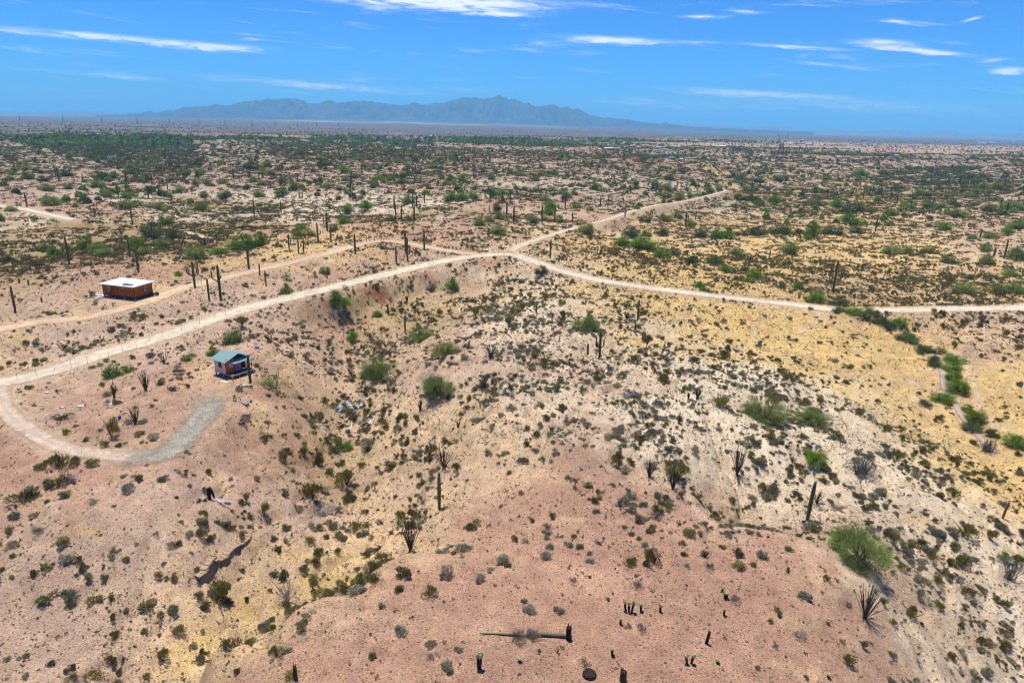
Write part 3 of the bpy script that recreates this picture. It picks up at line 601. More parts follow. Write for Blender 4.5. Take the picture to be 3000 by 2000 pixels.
prof2 += [(2000 + x * k_, y * k_) for x, y in ((60, 858), (150, 864), (210, 862), (320, 874), (500, 875), (620, 870), (680, 868), (720, 872), (790, 890), (900, 900), (1000, 898), (1050, 888), (1120, 900), (1200, 900), (1290, 898), (1330, 905), (1420, 898), (1500, 893), (1560, 905), (1640, 910), (1720, 902), (1800, 900), (1900, 908), (1920, 920), (2000, 918), (2050, 907), (2150, 915), (2200, 930), (2300, 915), (2400, 905), (2600, 912), (2900, 930))]
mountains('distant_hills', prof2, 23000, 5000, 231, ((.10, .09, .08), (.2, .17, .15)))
prof3 = [(-300, 318), (-150, 322), (0, 326), (60, 328), (150, 327), (230, 325), (300, 327), (360, 336), (420, 345)]
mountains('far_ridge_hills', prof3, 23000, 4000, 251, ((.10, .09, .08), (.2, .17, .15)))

# ------------------------------------------------------------------ the hazy air
hm = bpy.data.materials.new('haze_air'); hm.use_nodes = True; hm.node_tree.nodes.clear()
pv = hm.node_tree.nodes.new('ShaderNodeVolumePrincipled'); pv.inputs['Color'].default_value = (.23, .65, 1.0, 1); pv.inputs['Density'].default_value = 6.6e-5; pv.inputs['Anisotropy'].default_value = .0
ho = hm.node_tree.nodes.new('ShaderNodeOutputMaterial'); hm.node_tree.links.new(pv.outputs[0], ho.inputs['Volume'])
tag(MB().box((-64000, -64000, -60), (64000, 64000, 1000)).build('haze', hm), kind='stuff')

# ------------------------------------------------------------------ plant shapes
def leaf_mesh(name, C, D, ln, wd, tint, mat):
    """many small leaf blades: centres C, long axes D (n,3)"""
    n = len(C); D = D / np.linalg.norm(D, axis=1, keepdims=True)
    S = np.cross(D, rng.normal(size=(n, 3))); S /= np.linalg.norm(S, axis=1, keepdims=True)
    ln = np.broadcast_to(np.asarray(ln, float), (n,))[:, None]; wd = np.broadcast_to(np.asarray(wd, float), (n,))[:, None]
    V_ = np.stack([C - D * ln / 2, C + S * wd / 2, C + D * ln / 2, C - S * wd / 2], 1).reshape(-1, 3)
    me = grid_mesh(name, V_, np.arange(4 * n).reshape(n, 4), mat)
    set_col(me, np.repeat(np.broadcast_to(np.asarray(tint, float)[:, None] if np.ndim(tint) == 1 else tint, (n, 3)), 4, axis=0), 'tint')
    me.polygons.foreach_set('use_smooth', np.zeros(n, bool))
    return me
def unit(n):
    v = rng.normal(size=(n, 3)); return v / np.linalg.norm(v, axis=1, keepdims=True)
def shrub_mesh(name, n, h, mat, ln, wd, upright=.35, lobes=6, hollow=.3):
    """a low dome of twigs and leaves, one unit wide"""
    lc = np.stack([rng.uniform(-.25, .25, lobes), rng.uniform(-.25, .25, lobes), rng.uniform(.08, .42, lobes) * h], 1); lr = rng.uniform(.14, .27, lobes)
    k = rng.integers(0, lobes, n); d = unit(n); d[:, 2] = np.abs(d[:, 2]) * .9 - .12
    rr = hollow + (1 - hollow) * rng.random(n) ** .5
    C = lc[k] + d * (lr[k] * rr)[:, None] * np.array([1, 1, h * 1.2]); C[:, 2] = np.maximum(C[:, 2], .02)
    D = C * np.array([1, 1, 1.0]) + d * .35 + np.array([0, 0, upright]) + rng.normal(size=(n, 3)) * .25
    tint = .62 + .7 * rng.random(n)
    return leaf_mesh(name, C, D, ln * rng.uniform(.6, 1.4, n), wd * rng.uniform(.6, 1.3, n), tint, mat)
def twig_mesh(name, n, h, mat, r=.008):
    b = MB()
    for i in range(n):
        a = rng.uniform(0, 6.28); t = rng.uniform(.15, .5); z = h * rng.uniform(.5, 1)
        b.tube([(0, 0, 0), (math.cos(a) * t * .45, math.sin(a) * t * .45, z * .55), (math.cos(a + .3) * t, math.sin(a + .3) * t, z)], [r, r * .7, r * .3], 3, False)
    return b.mesh(name, mat)
SH = {'grey': [shrub_mesh('shrub_foliage', 420, rng.uniform(.55, .75), M['shrub_grey'], .19, .042) for _ in range(6)],
      'olive': [shrub_mesh('shrub_foliage', 420, rng.uniform(.5, .75), M['shrub_olive'], .18, .045) for _ in range(6)],
      'dry': [shrub_mesh('dry_shrub_foliage', 260, rng.uniform(.5, .7), M['shrub_dry'], .26, .018, upright=.6) for _ in range(4)],
      'creosote': [shrub_mesh('creosote_foliage', 480, rng.uniform(.85, 1.1), M['creosote'], .15, .036, upright=.9, lobes=8) for _ in range(5)]}
def patch_mesh(name, mat, k=7, n=46):
    C, D, T_ = [], [], []
    for i in range(k):
        c = np.array([rng.uniform(-.42, .42), rng.uniform(-.42, .42), 0]); r = rng.uniform(.07, .17); d = unit(n); d[:, 2] = np.abs(d[:, 2]); q = (.35 + .65 * rng.random((n, 1)) ** .5)
        C.append(c + d * q * r * np.array([1, 1, 1.1])); D.append(d + rng.normal(size=(n, 3)) * .4 + [0, 0, .4]); T_.append(rng.uniform(.75, 1.15) * (.65 + .6 * rng.random(n)))
    return leaf_mesh(name, np.concatenate(C), np.concatenate(D), .075, .042, np.concatenate(T_), mat)
PATCHES = [patch_mesh('scrub_patch', M['shrub_olive' if i % 4 == 0 else 'scrub_far']) for i in range(9)]
CREO_TW = [twig_mesh('creosote_stems', 14, .8, M['bark_dark'], .012) for _ in range(3)]

def tree_meshes(kind, seed, fine=1):
    """unit tree: crown one metre wide, one metre tall; returns (trunk mesh, crown mesh)"""
    global rng
    rng = np.random.default_rng(seed)
    nt = {'palo': 48, 'mesquite': 48, 'ironwood': 46, 'thin': 24}[kind]; nb = {'palo': 72, 'mesquite': 66, 'ironwood': 66, 'thin': 50}[kind]
    nt, nb = int(nt * (1 + .25 * (fine - 1))), int(nb * (1 + 1.5 * (fine - 1)))
    a = rng.uniform(0, 6.28, nt); e = np.arcsin(rng.uniform(0, 1, nt)); q = rng.uniform(.35, 1, nt) ** .5
    sk = nt // 4; e[:sk] = rng.uniform(0, .22, sk); q[:sk] = rng.uniform(.7, 1, sk)
    # uneven outline: a few big lobes and notches round the crown
    ph = rng.uniform(0, 6.28, 4); lob = 1 + .2 * np.sin(2 * a + ph[0]) + .17 * np.sin(3 * a + ph[1]) + .14 * np.sin(5 * a + ph[2]) * np.cos(2 * e + ph[3])
    lowf = .80 + .2 * np.sin(np.clip(e * 3, 0, 1.57))
    T = np.stack([np.cos(a) * np.cos(e) ** .8 * .45 * q * lob * lowf, np.sin(a) * np.cos(e) ** .8 * .45 * q * lob * lowf, .09 + np.sin(e) * .82 * q * (1 + .12 * np.sin(2 * a + ph[2]))], 1)
    tr = MB(); hubs = []
    for i in range(4 if kind != 'ironwood' else 3):
        b = i * 6.28 / 4 + rng.uniform(-.5, .5); hubs.append((.11 * math.cos(b), .11 * math.sin(b), rng.uniform(.12, .24)))
        p = hubs[-1]; tr.tube([(.012 * math.cos(b), .012 * math.sin(b), -.05), (p[0] * .35, p[1] * .35, p[2] * .5), p], [.032, .026, .02], 5, False)
    for t in T:
        h = min(hubs, key=lambda c: (c[0] - t[0]) ** 2 + (c[1] - t[1]) ** 2 + rng.uniform(0, .03))
        m = [(h[k] + t[k]) / 2 for k in range(3)]; m[2] += rng.uniform(0, .07); m[0] += rng.uniform(-.03, .03)
        tr.tube([h, m, tuple(t)], [.013, .008, .004], 3, False)
    n = nt * nb; k = np.repeat(np.arange(nt), nb); sz = rng.uniform(.055, .115, nt) * (1.15 if kind != 'thin' else .9)
    off = rng.normal(size=(n, 3)) * (sz / fine ** .35)[k][:, None] * np.array([1, 1, .8]); C = T[k] + off; C[:, 2] = np.maximum(C[:, 2], .03)
    D = (C - np.array([0, 0, .25])) * (1.2 if kind != 'ironwood' else .5) + rng.normal(size=(n, 3)) * .22 + np.array([0, 0, .18])
    ln, wd = {'palo': (.085, .021), 'mesquite': (.066, .028), 'ironwood': (.055, .030), 'thin': (.075, .016)}[kind]; ln /= fine; wd /= fine ** .8
    clump = rng.uniform(.62, 1.25, nt)[k]
    tint = clump * (.78 + .44 * rng.random(n))
    mt = {'palo': 'palo', 'thin': 'palo', 'mesquite': 'mesquite', 'ironwood': 'ironwood'}[kind]
    cr_ = leaf_mesh('crown', C, D, ln * rng.uniform(.6, 1.5, n), wd * rng.uniform(.7, 1.4, n), tint, M[mt])
    return tr.mesh('trunk', M['bark_green' if mt == 'palo' else 'bark_dark']), cr_
TREES = {'P': [tree_meshes('palo', 300 + i) for i in range(6)], 'G': [tree_meshes('mesquite', 320 + i) for i in range(5)], 'D': [tree_meshes('ironwood', 340 + i) for i in range(5)], 'N': [tree_meshes('thin', 360 + i) for i in range(3)]}
FINE = {'P': [tree_meshes('palo', 380 + i, 2.5) for i in range(4)], 'G': [tree_meshes('mesquite', 390 + i, 2) for i in range(3)]}
rng = np.random.default_rng(11)
KINDN = {'P': ('palo_verde_tree', 'feathery grey-green palo verde tree'), 'G': ('mesquite_tree', 'bright green mesquite tree'), 'D': ('ironwood_tree', 'dark green ironwood tree'), 'N': ('palo_verde_tree', 'sparse thin palo verde tree')}
tree_i = [0]
def plant_tree(px, py, w, h, kind, label=None, group=None):
    p = ground(px, py)
    if p is None: return None
    mx_, my_ = mpp(p); tree_i[0] += 1; i = tree_i[0]
    pool = FINE[kind] if w > 60 and kind in FINE else TREES[kind]
    tr, cr_ = pool[i % len(pool)]
    W = max(w * mx_, .5); an_ = math.atan2(CAM_Z - p.z, math.hypot(p.x, p.y))
    Hh = max((h * mx_ - .42 * W * math.sin(an_)) / math.cos(an_) * .97, .45 * W); hd_ = math.hypot(p.x, p.y); bk = W * .34
    x_, y_ = p.x * (1 + bk / hd_), p.y * (1 + bk / hd_)
    o = empty(KINDN[kind][0], (x_, y_, gz(x_, y_) - .03), (i * 2.4) % 6.28, (W * 1.06, W * 1.06, Hh))
    put('trunk', tr, o); put('crown', cr_, o)
    tag(o, label or KINDN[kind][1] + ' beyond the dirt road', 'tree', group)
    return o
def sag_tube(b, pts, rad, n):
    """ribbed cactus column"""
    s = len(b.v); b.tube(pts, rad, n)
    if n >= 12:
        P = [Vector(p) for p in pts]
        for i in range(len(P)):
            for k in range(0, n, 2):
                j = s + i * n + k; v = Vector(b.v[j]); b.v[j] = tuple(P[i] + (v - P[i]) * .80)
def saguaro(px, py, top, arms=(), label=None, group=None, lean=0.0, rad=None, mat='saguaro', name='saguaro_cactus', at=None):
    p = at or ground(px, py)
    if p is None: return None
    mx_, my_ = mpp(p); h = abs(py - top) * my_ if at is None else top
    n = 16 if h / my_ > 60 else 8
    r = rad or min(max(.042 * h, .15), .30) * (1 + .25 * (h / my_ < 45))
    o = empty(name, (p.x, p.y, p.z - .05), 0)
    b = MB(); m = 10; sag_tube(b, [(lean * h * (k / m) ** 1.3, 0, h * k / m) for k in range(m)] + [(lean * h * .985, 0, h * .985), (lean * h, 0, h + .0)], [r * (.78 + .30 * math.sin(math.pi * min(k / m * .9 + .08, 1))) for k in range(m)] + [r * .62, r * .2], n)
    b.build('trunk', M[mat], o, True)
    for (side, f0, out, f1) in arms:          # side angle deg (0 = +x), joint height, reach, tip height as fractions of h
        a = R(side); dx, dy = math.cos(a), math.sin(a); R0 = out * h
        zz = f0 * h; q = r * .62
        pts = [(dx * r * .3 + lean * zz, dy * r * .3, zz - .05 * h)] + [(dx * (r + R0 * math.sin(t)) + lean * zz, dy * (r + R0 * math.sin(t)), zz + R0 * .75 * (1 - math.cos(t))) for t in (.35, .8, 1.25, 1.57)]
        zt = f1 * h; pts += [(dx * (r + R0) + lean * zt, dy * (r + R0), zt - .03 * h), (dx * (r + R0) + lean * zt, dy * (r + R0), zt)]
        b = MB(); sag_tube(b, pts, [q * .7, q * .8, q * .9, q, q, q * .75, q * .2], max(n - 4, 8)); b.build('arm', M[mat], o, True)
    tag(o, label, 'cactus', group); return o
def ocotillo(px, py, top, w, label, n=28, flop=0):
    p = ground(px, py); mx_, my_ = mpp(p); h = (py - top) * my_; W = w * mx_ / 2
    o = empty('ocotillo_plant', (p.x, p.y, p.z - .03)); b = MB(); b2 = MB()
    for i in range(n):
        a = rng.uniform(0, 6.28); q = W * math.sqrt(rng.uniform(.02, 1.0)); hh = h * rng.uniform(.62, 1.0) * (1 - .22 * (q / W) ** 2)
        dx, dy = math.cos(a), math.sin(a) * .8; rr = max(.022, .00038 * proj(p)[2])
        b.tube([(dx * .06, dy * .06, 0), (dx * q * .30, dy * q * .3, hh * .3), (dx * q * .62, dy * q * .62, hh * .65), (dx * q + rng.uniform(-.15, .15), dy * q, hh)], [rr * 1.3, rr * 1.15, rr, rr * .5], 4, False)
    for i in range(flop):
        b.tube([(.1, 0, .1), (W * .9, -.2, h * .25), (W * 1.6, -.3, h * .38), (W * 2.2, -.2, h * .55)], [.04, .03, .02, .01], 4, False)
    b2.tube([(0, 0, -.1), (0, 0, .16), (0, 0, .3)], [.2, .17, .08], 7)
    b.build('branches', M['ocotillo'], o); b2.build('root_crown', M['bark_dark'], o)
    return tag(o, label, 'ocotillo')
def cholla(px, py, top, label, trunks=1, spread=.25, heads=5):
    p = ground(px, py); mx_, my_ = mpp(p); h = (py - top) * my_; o = empty('cholla_cactus', (p.x, p.y, p.z - .02))
    heads += 3
    for t in range(trunks):
        a = rng.uniform(0, 6.28); ox = (t - (trunks - 1) / 2) * spread * 1.6 * h; hh = h * rng.uniform(.8, 1)
        MB().tube([(ox * .6, 0, 0), (ox * .85, .03, hh * .35), (ox, 0, hh * .72)], [.09, .11, .09], 7).build('trunk', M['cholla_trunk'], o, True)
        for k in range(heads):
            b = MB(); aa = k * 6.28 / heads + rng.uniform(-.4, .4); L_ = rng.uniform(.08, .17); z0 = hh * rng.uniform(.55, .75)
            q = [(ox, 0, z0), (ox + math.cos(aa) * L_ * .7, math.sin(aa) * L_ * .7, z0 + L_ * .4), (ox + math.cos(aa) * L_, math.sin(aa) * L_, z0 + L_ * .9 + hh * .08)]
            b.tube(q, [.06, .095, .06], 7)
            for s in range(14):              # knobbly spines
                d = Vector(unit(1)[0]) * .115; c = Vector(q[1 + s % 2]); b.tube([c, c + d], [.035, .01], 3, False)
            b.build('arm', M['cholla_arm'], o)
    return tag(o, label, 'cactus')
def brush(px, py, w, h, label, mat='deadwood', n=40, name='dead_branches', flat=True, cat='dead wood', thick=.035):
    """a fallen, bleached tangle or standing dead bush"""
    p = ground(px, py); mx_, my_ = mpp(p); W = w * mx_ / 2; H_ = h * my_; o = empty(name, (p.x, p.y, p.z)); b = MB()
    for i in range(n):
        a = rng.uniform(0, 6.28) if not flat else rng.normal(math.pi if i % 2 else 0, .8); q = W * rng.uniform(.35, 1); s = .22 * W
        x0, y0 = (rng.uniform(-s, s), rng.uniform(-s, s)) if flat else (0, 0)
        hh = H_ * rng.uniform(.25, 1); pk = rng.uniform(.4, .8) if flat else 1
        rr = thick * rng.uniform(.5, 1.2)
        pts = [(x0, y0, .02), (x0 + math.cos(a) * q * .45, y0 + math.sin(a) * q * .4, hh * (.9 if flat else .45)), (x0 + math.cos(a + .3) * q * .8, y0 + math.sin(a + .3) * q * .7, hh * (.75 if flat else .8)), (x0 + math.cos(a + .2) * q, y0 + math.sin(a + .2) * q * .8, hh * (.25 if flat else 1))]
        b.tube(pts, [rr, rr * .8, rr * .5, rr * .2], 4, False)
    b.build('branches', M[mat], o)
    t = MB(); t.tube([(-W * .35, 0, .0), (-W * .1, .05, H_ * .22 + .08), (W * .4, .1, H_ * .3 + .05)] if flat else [(0, 0, -.05), (.03, 0, H_ * .25), (.1, 0, H_ * .5)], [thick * 2.2, thick * 1.8, thick], 6); t.build('trunk', M[mat], o)
    return tag(o, label, cat)

# ------------------------------------------------------------------ the two cabins
def panel(parent, name, a, b, mat): return MB().box(a, b).build(name, mat, parent)
def shed():
    mv = material('mauve_siding', (.62, .43, .42), (.68, .48, .47), scale=2, rough=.8); org = material('orange_siding', (.72, .15, .025), (.62, .12, .02), scale=2, rough=.8)
    pink = material('pink_siding', (.72, .24, .36), (.60, .15, .38), scale=1.2, rough=.8, stretch=(3, 3, .3)); roofm = material('blue_roofing', (.145, .235, .24), (.19, .285, .285), scale=30, rough=.8)
    dk = material('deck_wood', (.10, .065, .05), (.17, .12, .095), scale=3, stretch=(1, 8, 8)); lt = material('weathered_lumber', (.34, .29, .28), (.42, .37, .35), scale=4); trim = material('dark_trim', (.025, .022, .02)); glass = material('dim_glass', (.06, .065, .07), (.10, .105, .11), rough=.12, spec=.5)
    z0 = gz(-48.5, 111.3); o = empty('stilted_shed', (-47.10, 107.84, z0), math.atan2(.848, .53))
    # deck of planks on a rim and posts
    D0, D1 = .55, .70
    MB().box((0, 0, D0), (4.45, .06, D1)).box((0, .06, D0), (.06, 4.7, D1)).box((4.39, .06, D0), (4.45, 4.7, D1)).box((.06, 4.64, D0), (4.39, 4.7, D1)).build('rim_joist', lt, o)
    for k in range(11): panel(o, 'deck_plank', (.07, .065 + k * .145, D1 - .035), (4.38, .065 + k * .145 + .135, D1 + .004), dk)
    for x in (.12, 1.5, 2.95, 4.3):
        for y in (.12, 2.4, 4.55): panel(o, 'post', (x - .07, y - .07, -.1), (x + .07, y + .07, D0), lt)
    # walls of upright boards
    y0, y1, x0, x1, H_ = 1.64, 4.66, .07, 4.3, 2.86
    for k in range(3):
        a = y0 + k * (y1 - y0) / 3
        w = MB().box((x0, a + .006, D1 + .004), (x0 + .05, a + (y1 - y0) / 3 - .006, H_))
        if k == 1: w = MB().box((x0, a + .006, D1 + .004), (x0 + .05, a + 1.0, 1.62)).box((x0, a + .006, 2.58), (x0 + .05, a + 1.0, H_)).box((x0, a + .006, 1.62), (x0 + .05, a + .12, 2.58)).box((x0, a + .92, 1.62), (x0 + .05, a + 1.0, 2.58))
        w.build('wall_board', mv, o)
    wy = y0 + (y1 - y0) / 3 + .12
    win = panel(o, 'window', (x0 + .02, wy, 1.62), (x0 + .035, wy + .8, 2.58), glass)
    fr = MB().box((x0 - .02, wy - .04, 1.58), (x0 + .015, wy + .84, 1.62)).box((x0 - .02, wy - .04, 2.58), (x0 + .015, wy + .84, 2.62)).box((x0 - .02, wy - .04, 1.62), (x0 + .015, wy, 2.58)).box((x0 - .02, wy + .8, 1.62), (x0 + .015, wy + .84, 2.58)).box((x0 - .02, wy + .25, 1.62), (x0 + .015, wy + .28, 2.58)).box((x0 - .02, wy + .52, 1.62), (x0 + .015, wy + .55, 2.58)); fr.build('frame', trim, win)
    MB().box((x0 + .06, y0, D1 + .004), (1.75, y0 + .05, 1.55)).box((x0 + .06, y0, 2.5), (1.75, y0 + .05, H_ + .35)).box((x0 + .06, y0, 1.55), (.62, y0 + .05, 2.5)).box((1.62, y0, 1.55), (1.75, y0 + .05, 2.5)).build('orange_wall', org, o)
    w2 = panel(o, 'window', (.62, y0 + .02, 1.55), (1.62, y0 + .035, 2.5), material('pale_blind', (.42, .40, .40), (.5, .48, .47), rough=.4))
    MB().box((.58, y0 - .03, 1.51), (1.66, y0 - .001, 1.55)).box((.58, y0 - .03, 2.5), (1.66, y0 - .001, 2.54)).box((.58, y0 - .03, 1.55), (.62, y0 - .001, 2.5)).box((1.62, y0 - .03, 1.55), (1.66, y0 - .001, 2.5)).build('frame', trim, w2)
    for k in range(4): panel(o, 'pink_board', (1.85 + k * .36, y0 + .25, D1 + .004), (1.85 + k * .36 + .35, y0 + .3, H_ + .2), pink)
    panel(o, 'doorway_panel', (3.3, y0 + .34, D1 + .004), (4.22, y0 + .38, 2.75), M['black'])  # black sheet stands in for the shade inside the open doorway
    panel(o, 'rear_wall', (x0 + .06, y1 - .05, D1 + .004), (x1 - .06, y1, H_), mv); panel(o, 'side_wall', (x1 - .05, y0 + .4, D1 + .004), (x1, y1, H_), mv)
    for (x, y) in ((x0 - .012, y0 - .012), (1.76, y0 - .012), (x0 - .012, y1 - .07), (4.22, y0 - .012)): panel(o, 'corner_trim', (x, y, D1 + .006), (x + .08, y + .08, H_ - .01), trim)
    # gable roof with its ridge parallel to the mauve wall
    rx, rzz, e0, e1, ze, ya, yb = 2.35, 3.80, -.38, 4.98, 2.78, 1.18, 5.25
    for (xa, za, xb, zb) in ((e0, ze, rx, rzz), (rx, rzz, e1, ze)):
        MB().add([(xa, ya, za), (xb, ya, zb), (xb, yb, zb), (xa, yb, za), (xa, ya, za + .07), (xb, ya, zb + .07), (xb, yb, zb + .07), (xa, yb, za + .07)], [(0, 3, 2, 1), (4, 5, 6, 7), (0, 1, 5, 4), (1, 2, 6, 5), (2, 3, 7, 6), (3, 0, 4, 7)]).build('roof', roofm, o)
    MB().add([(x0, y0 + .02, H_), (x1, y0 + .02, H_), (rx, y0 + .02, rzz - .02), (x0, y0 + .07, H_), (x1, y0 + .07, H_), (rx, y0 + .07, rzz - .02)], [(0, 1, 2), (3, 5, 4), (0, 3, 4, 1), (1, 4, 5, 2), (2, 5, 3, 0)]).build('gable', trim, o)
    MB().add([(.95, .55, 2.42), (4.75, .55, 2.42), (4.75, 1.62, 2.82), (.95, 1.62, 2.82), (.95, .55, 2.47), (4.75, .55, 2.47), (4.75, 1.62, 2.87), (.95, 1.62, 2.87)], [(0, 3, 2, 1), (4, 5, 6, 7), (0, 1, 5, 4), (1, 2, 6, 5), (2, 3, 7, 6), (3, 0, 4, 7)]).build('porch_roof', roofm, o)
    for x in (1.05, 4.62 - .25): panel(o, 'porch_post', (x, .58, D1 + .004), (x + .08, .66, 2.44), trim)
    panel(o, 'step', (4.5, .3, .42), (5.0, 1.3, .48), lt); panel(o, 'step', (4.55, .35, .18), (5.2, 1.25, .24), lt)
    tag(o, 'small stilted shed with blue gable roof, mauve and orange walls and a porch', 'shed')
shed()
def house():
    ply = material('tan_plywood', (.33, .105, .018), (.26, .080, .014), scale=2.5, rough=.75); tr = material('rust_red_trim', (.20, .035, .012), (.16, .028, .01), scale=3, rough=.7); wh = M['white_paint']; glass = material('dark_glass', (.02, .022, .025), (.05, .052, .055), rough=.1, spec=.5); pv_ = material('solar_glass', (.012, .03, .06), (.02, .05, .09), rough=.15, spec=.5)
    z0 = gz(-91.5, 160.5); o = empty('orange_cabin', (-88.72, 155.27, z0), math.atan2(.956, .292)); B0, B1 = .75, 3.12
    # plywood sheets per wall
    ys = [0, 2.4, 4.8, 7.0, 9.35]
    for k in range(4):
        for (za, zb) in ((B0, 1.95), (1.97, B1)):
            panel(o, 'wall_panel', (0, ys[k] + .01, za), (.05, ys[k + 1] - .01, zb), ply); panel(o, 'wall_panel', (5.45, ys[k] + .01, za), (5.5, ys[k + 1] - .01, zb), ply)
    for (xa, xb) in ((.06, 2.7), (2.72, 5.44)):
        for (za, zb) in ((B0, 1.95), (1.97, B1)):
            panel(o, 'wall_panel', (xa, 0, za), (xb, .05, zb), ply); panel(o, 'wall_panel', (xa, 9.3, za), (xb, 9.35, zb), ply)
    for y in (0, 2.4, 4.8, 7.0, 9.35): panel(o, 'trim_strip', (-.025, y - .05, B0 - .1), (-.002, y + .05, B1), tr)
    for x in (.05, 2.71, 5.4): panel(o, 'trim_strip', (x - .05, -.025, B0 - .1), (x + .05, -.002, B1), tr)
    panel(o, 'trim_strip', (-.022, .06, 1.91), (-.003, 9.25, 2.0), tr); panel(o, 'trim_strip', (.11, -.022, 1.91), (5.34, -.003, 2.0), tr)
    MB().box((-.03, -.03, B0 - .28), (5.5, .06, B0)).box((-.03, .06, B0 - .28), (.06, 9.35, B0)).box((5.41, .06, B0 - .28), (5.5, 9.35, B0)).box((.06, 9.26, B0 - .28), (5.41, 9.35, B0)).build('skirt_beam', tr, o)
    panel(o, 'floor_slab', (.06, .06, B0 - .1), (5.41, 9.26, B0 - .02), M['bark_dark'])
    MB().add([(-.5, -.5, 3.14), (6.1, -.5, 3.30), (6.1, 9.95, 3.30), (-.5, 9.95, 3.14), (-.5, -.5, 3.26), (6.1, -.5, 3.42), (6.1, 9.95, 3.42), (-.5, 9.95, 3.26)], [(0, 3, 2, 1), (4, 5, 6, 7), (0, 1, 5, 4), (1, 2, 6, 5), (2, 3, 7, 6), (3, 0, 4, 7)]).build('roof', wh, o)
    for k in range(2):
        sp_ = MB().box((.35, 1.2 + k * 1.35, 3.42), (1.35, 2.45 + k * 1.35, 3.46)).build('solar_panel', pv_, o)
        MB().box((.30, 1.15 + k * 1.35, 3.38), (1.40, 2.5 + k * 1.35, 3.415)).build('frame', M['steel'], sp_)
    def win(a, b, inner, name='window'):
        w = panel(o, name, a, b, glass)
        (xa, ya, za), (xb, yb, zb) = a, b; zm = (za + zb) / 2; f = MB()
        if inner == 'x': f.box((xa - .03, ya - .06, zb), (xa - .002, yb + .06, zb + .06)).box((xa - .03, ya - .06, za - .06), (xa - .002, yb + .06, za)).box((xa - .03, ya - .06, za), (xa - .002, ya, zb)).box((xa - .03, yb, za), (xa - .002, yb + .06, zb)).box((xa - .03, ya, zm - .03), (xa - .002, yb, zm + .03))
        else: f.box((xa - .06, ya - .03, zb), (xb + .06, ya - .002, zb + .06)).box((xa - .06, ya - .03, za - .06), (xb + .06, ya - .002, za)).box((xa - .06, ya - .03, za), (xa, ya - .002, zb)).box((xb, ya - .03, za), (xb + .06, ya - .002, zb)).box((xa, ya - .03, zm - .03), (xb, ya - .002, zm + .03))
        f.build('frame', wh, w)
    win((-.03, 7.15, 1.65), (-.005, 7.6, 2.75), 'x'); win((3.0, -.03, 1.65), (3.45, -.005, 2.75), 'y')
    MB().tube([(-.01, 3.3, 2.7), (-.07, 3.3, 2.7), (-.09, 3.3, 2.7)], [.13, .13, .05], 10).build('round_vent', wh, o)
    st = MB().bar((-.25, 5.7, 2.95), (-1.0, 6.35, .0), .06, .14).bar((-.25, 6.25, 2.95), (-1.0, 6.95, .0), .06, .14).build('stair_ladder', tr, o)
    for k in range(8):
        t = .08 + k * .115; x = -.25 - .75 * t; z = 2.95 - 2.95 * t; y = 5.7 + .65 * t
        MB().box((x - .13, y, z - .02), (x + .1, y + .56, z + .02)).build('tread', ply, st)
    for (x, y) in ((.1, .1), (5.3, .1), (.1, 3.2), (5.3, 3.2), (.1, 6.2), (5.3, 6.2), (.1, 9.2), (5.3, 9.2)):
        panel(o, 'footing_block', (x - .2, y - .2, -.1), (x + .2, y + .2, .28), M['concrete']); panel(o, 'post', (x - .08, y - .08, .28), (x + .08, y + .08, B0 - .11), M['bark_dark'])
    tag(o, 'orange plywood cabin with flat white roof standing on concrete blocks', 'cabin')
house()

# ------------------------------------------------------------------ things round the cabins
def small(name, label, cat, px, py, rz=0.0, group=None):
    p = ground(px, py); return tag(empty(name, p, rz), label, cat, group)
yel = material('cream_board', (.62, .58, .44), (.68, .64, .52), scale=6)
blu = material('blue_plastic', (.02, .06, .32), (.03, .09, .42), rough=.5); red = material('red_plastic', (.50, .05, .025), (.6, .09, .05), rough=.6); sheet = material('white_sheet', (.62, .66, .68), (.74, .75, .75), scale=5, rough=.6); aqua = material('pale_blue_sheet', (.36, .50, .56), (.48, .58, .62), scale=5); limeg = material('lime_plastic', (.30, .55, .12), (.35, .6, .15)); lumber = material('bleached_lumber', (.50, .46, .41), (.62, .58, .52), scale=6, rnd=.12); grey = material('grey_wood', (.20, .21, .19), (.28, .29, .26), scale=4)
o = small('plank_bench', 'low cream plank bench on the dirt before the shed', 'bench', 716, 1133, .06)
for k in range(2): MB().box((-1.25, -.17 + k * .18, .36), (1.3, -.01 + k * .18, .41)).build('seat_plank', yel, o)
for x in (-.95, 1.0): MB().box((x, -.16, -.03), (x + .14, .17, .358)).build('leg', M['bark_dark'], o)
MB().box((-.75, -.19, .412), (-.3, .2, .43)).build('cushion', M['black'], o)
o = small('garden_chair', 'small dark chair standing beside the gravel driveway', 'chair', 688, 1174, .5)
for (x, y) in ((-.2, -.2), (.2, -.2), (-.2, .2), (.2, .2)): MB().box((x - .025, y - .025, -.02), (x + .025, y + .025, .42 if y < 0 else .9)).build('leg', M['char'], o)
for k in range(4): MB().box((-.24, -.23 + k * .12, .425), (.24, -.13 + k * .12, .455)).build('seat_slat', M['bark_dark'], o)
for k in range(3): MB().box((-.24, .23, .55 + k * .13), (.24, .255, .65 + k * .13)).build('back_slat', grey, o)
o = small('lounge_pallet', 'tilted grey slatted pallet lying on the orange dirt', 'pallet', 717, 1182, -.5)
for k in range(5): MB().box((-.9, -.42 + k * .17, .2), (.75, -.28 + k * .17, .23), Matrix.Rotation(.08, 4, 'Y')).build('slat', grey, o)
for x in (-.7, .5): MB().box((x, -.42, -.04), (x + .09, .4, .19)).build('bearer', M['bark_dark'], o)
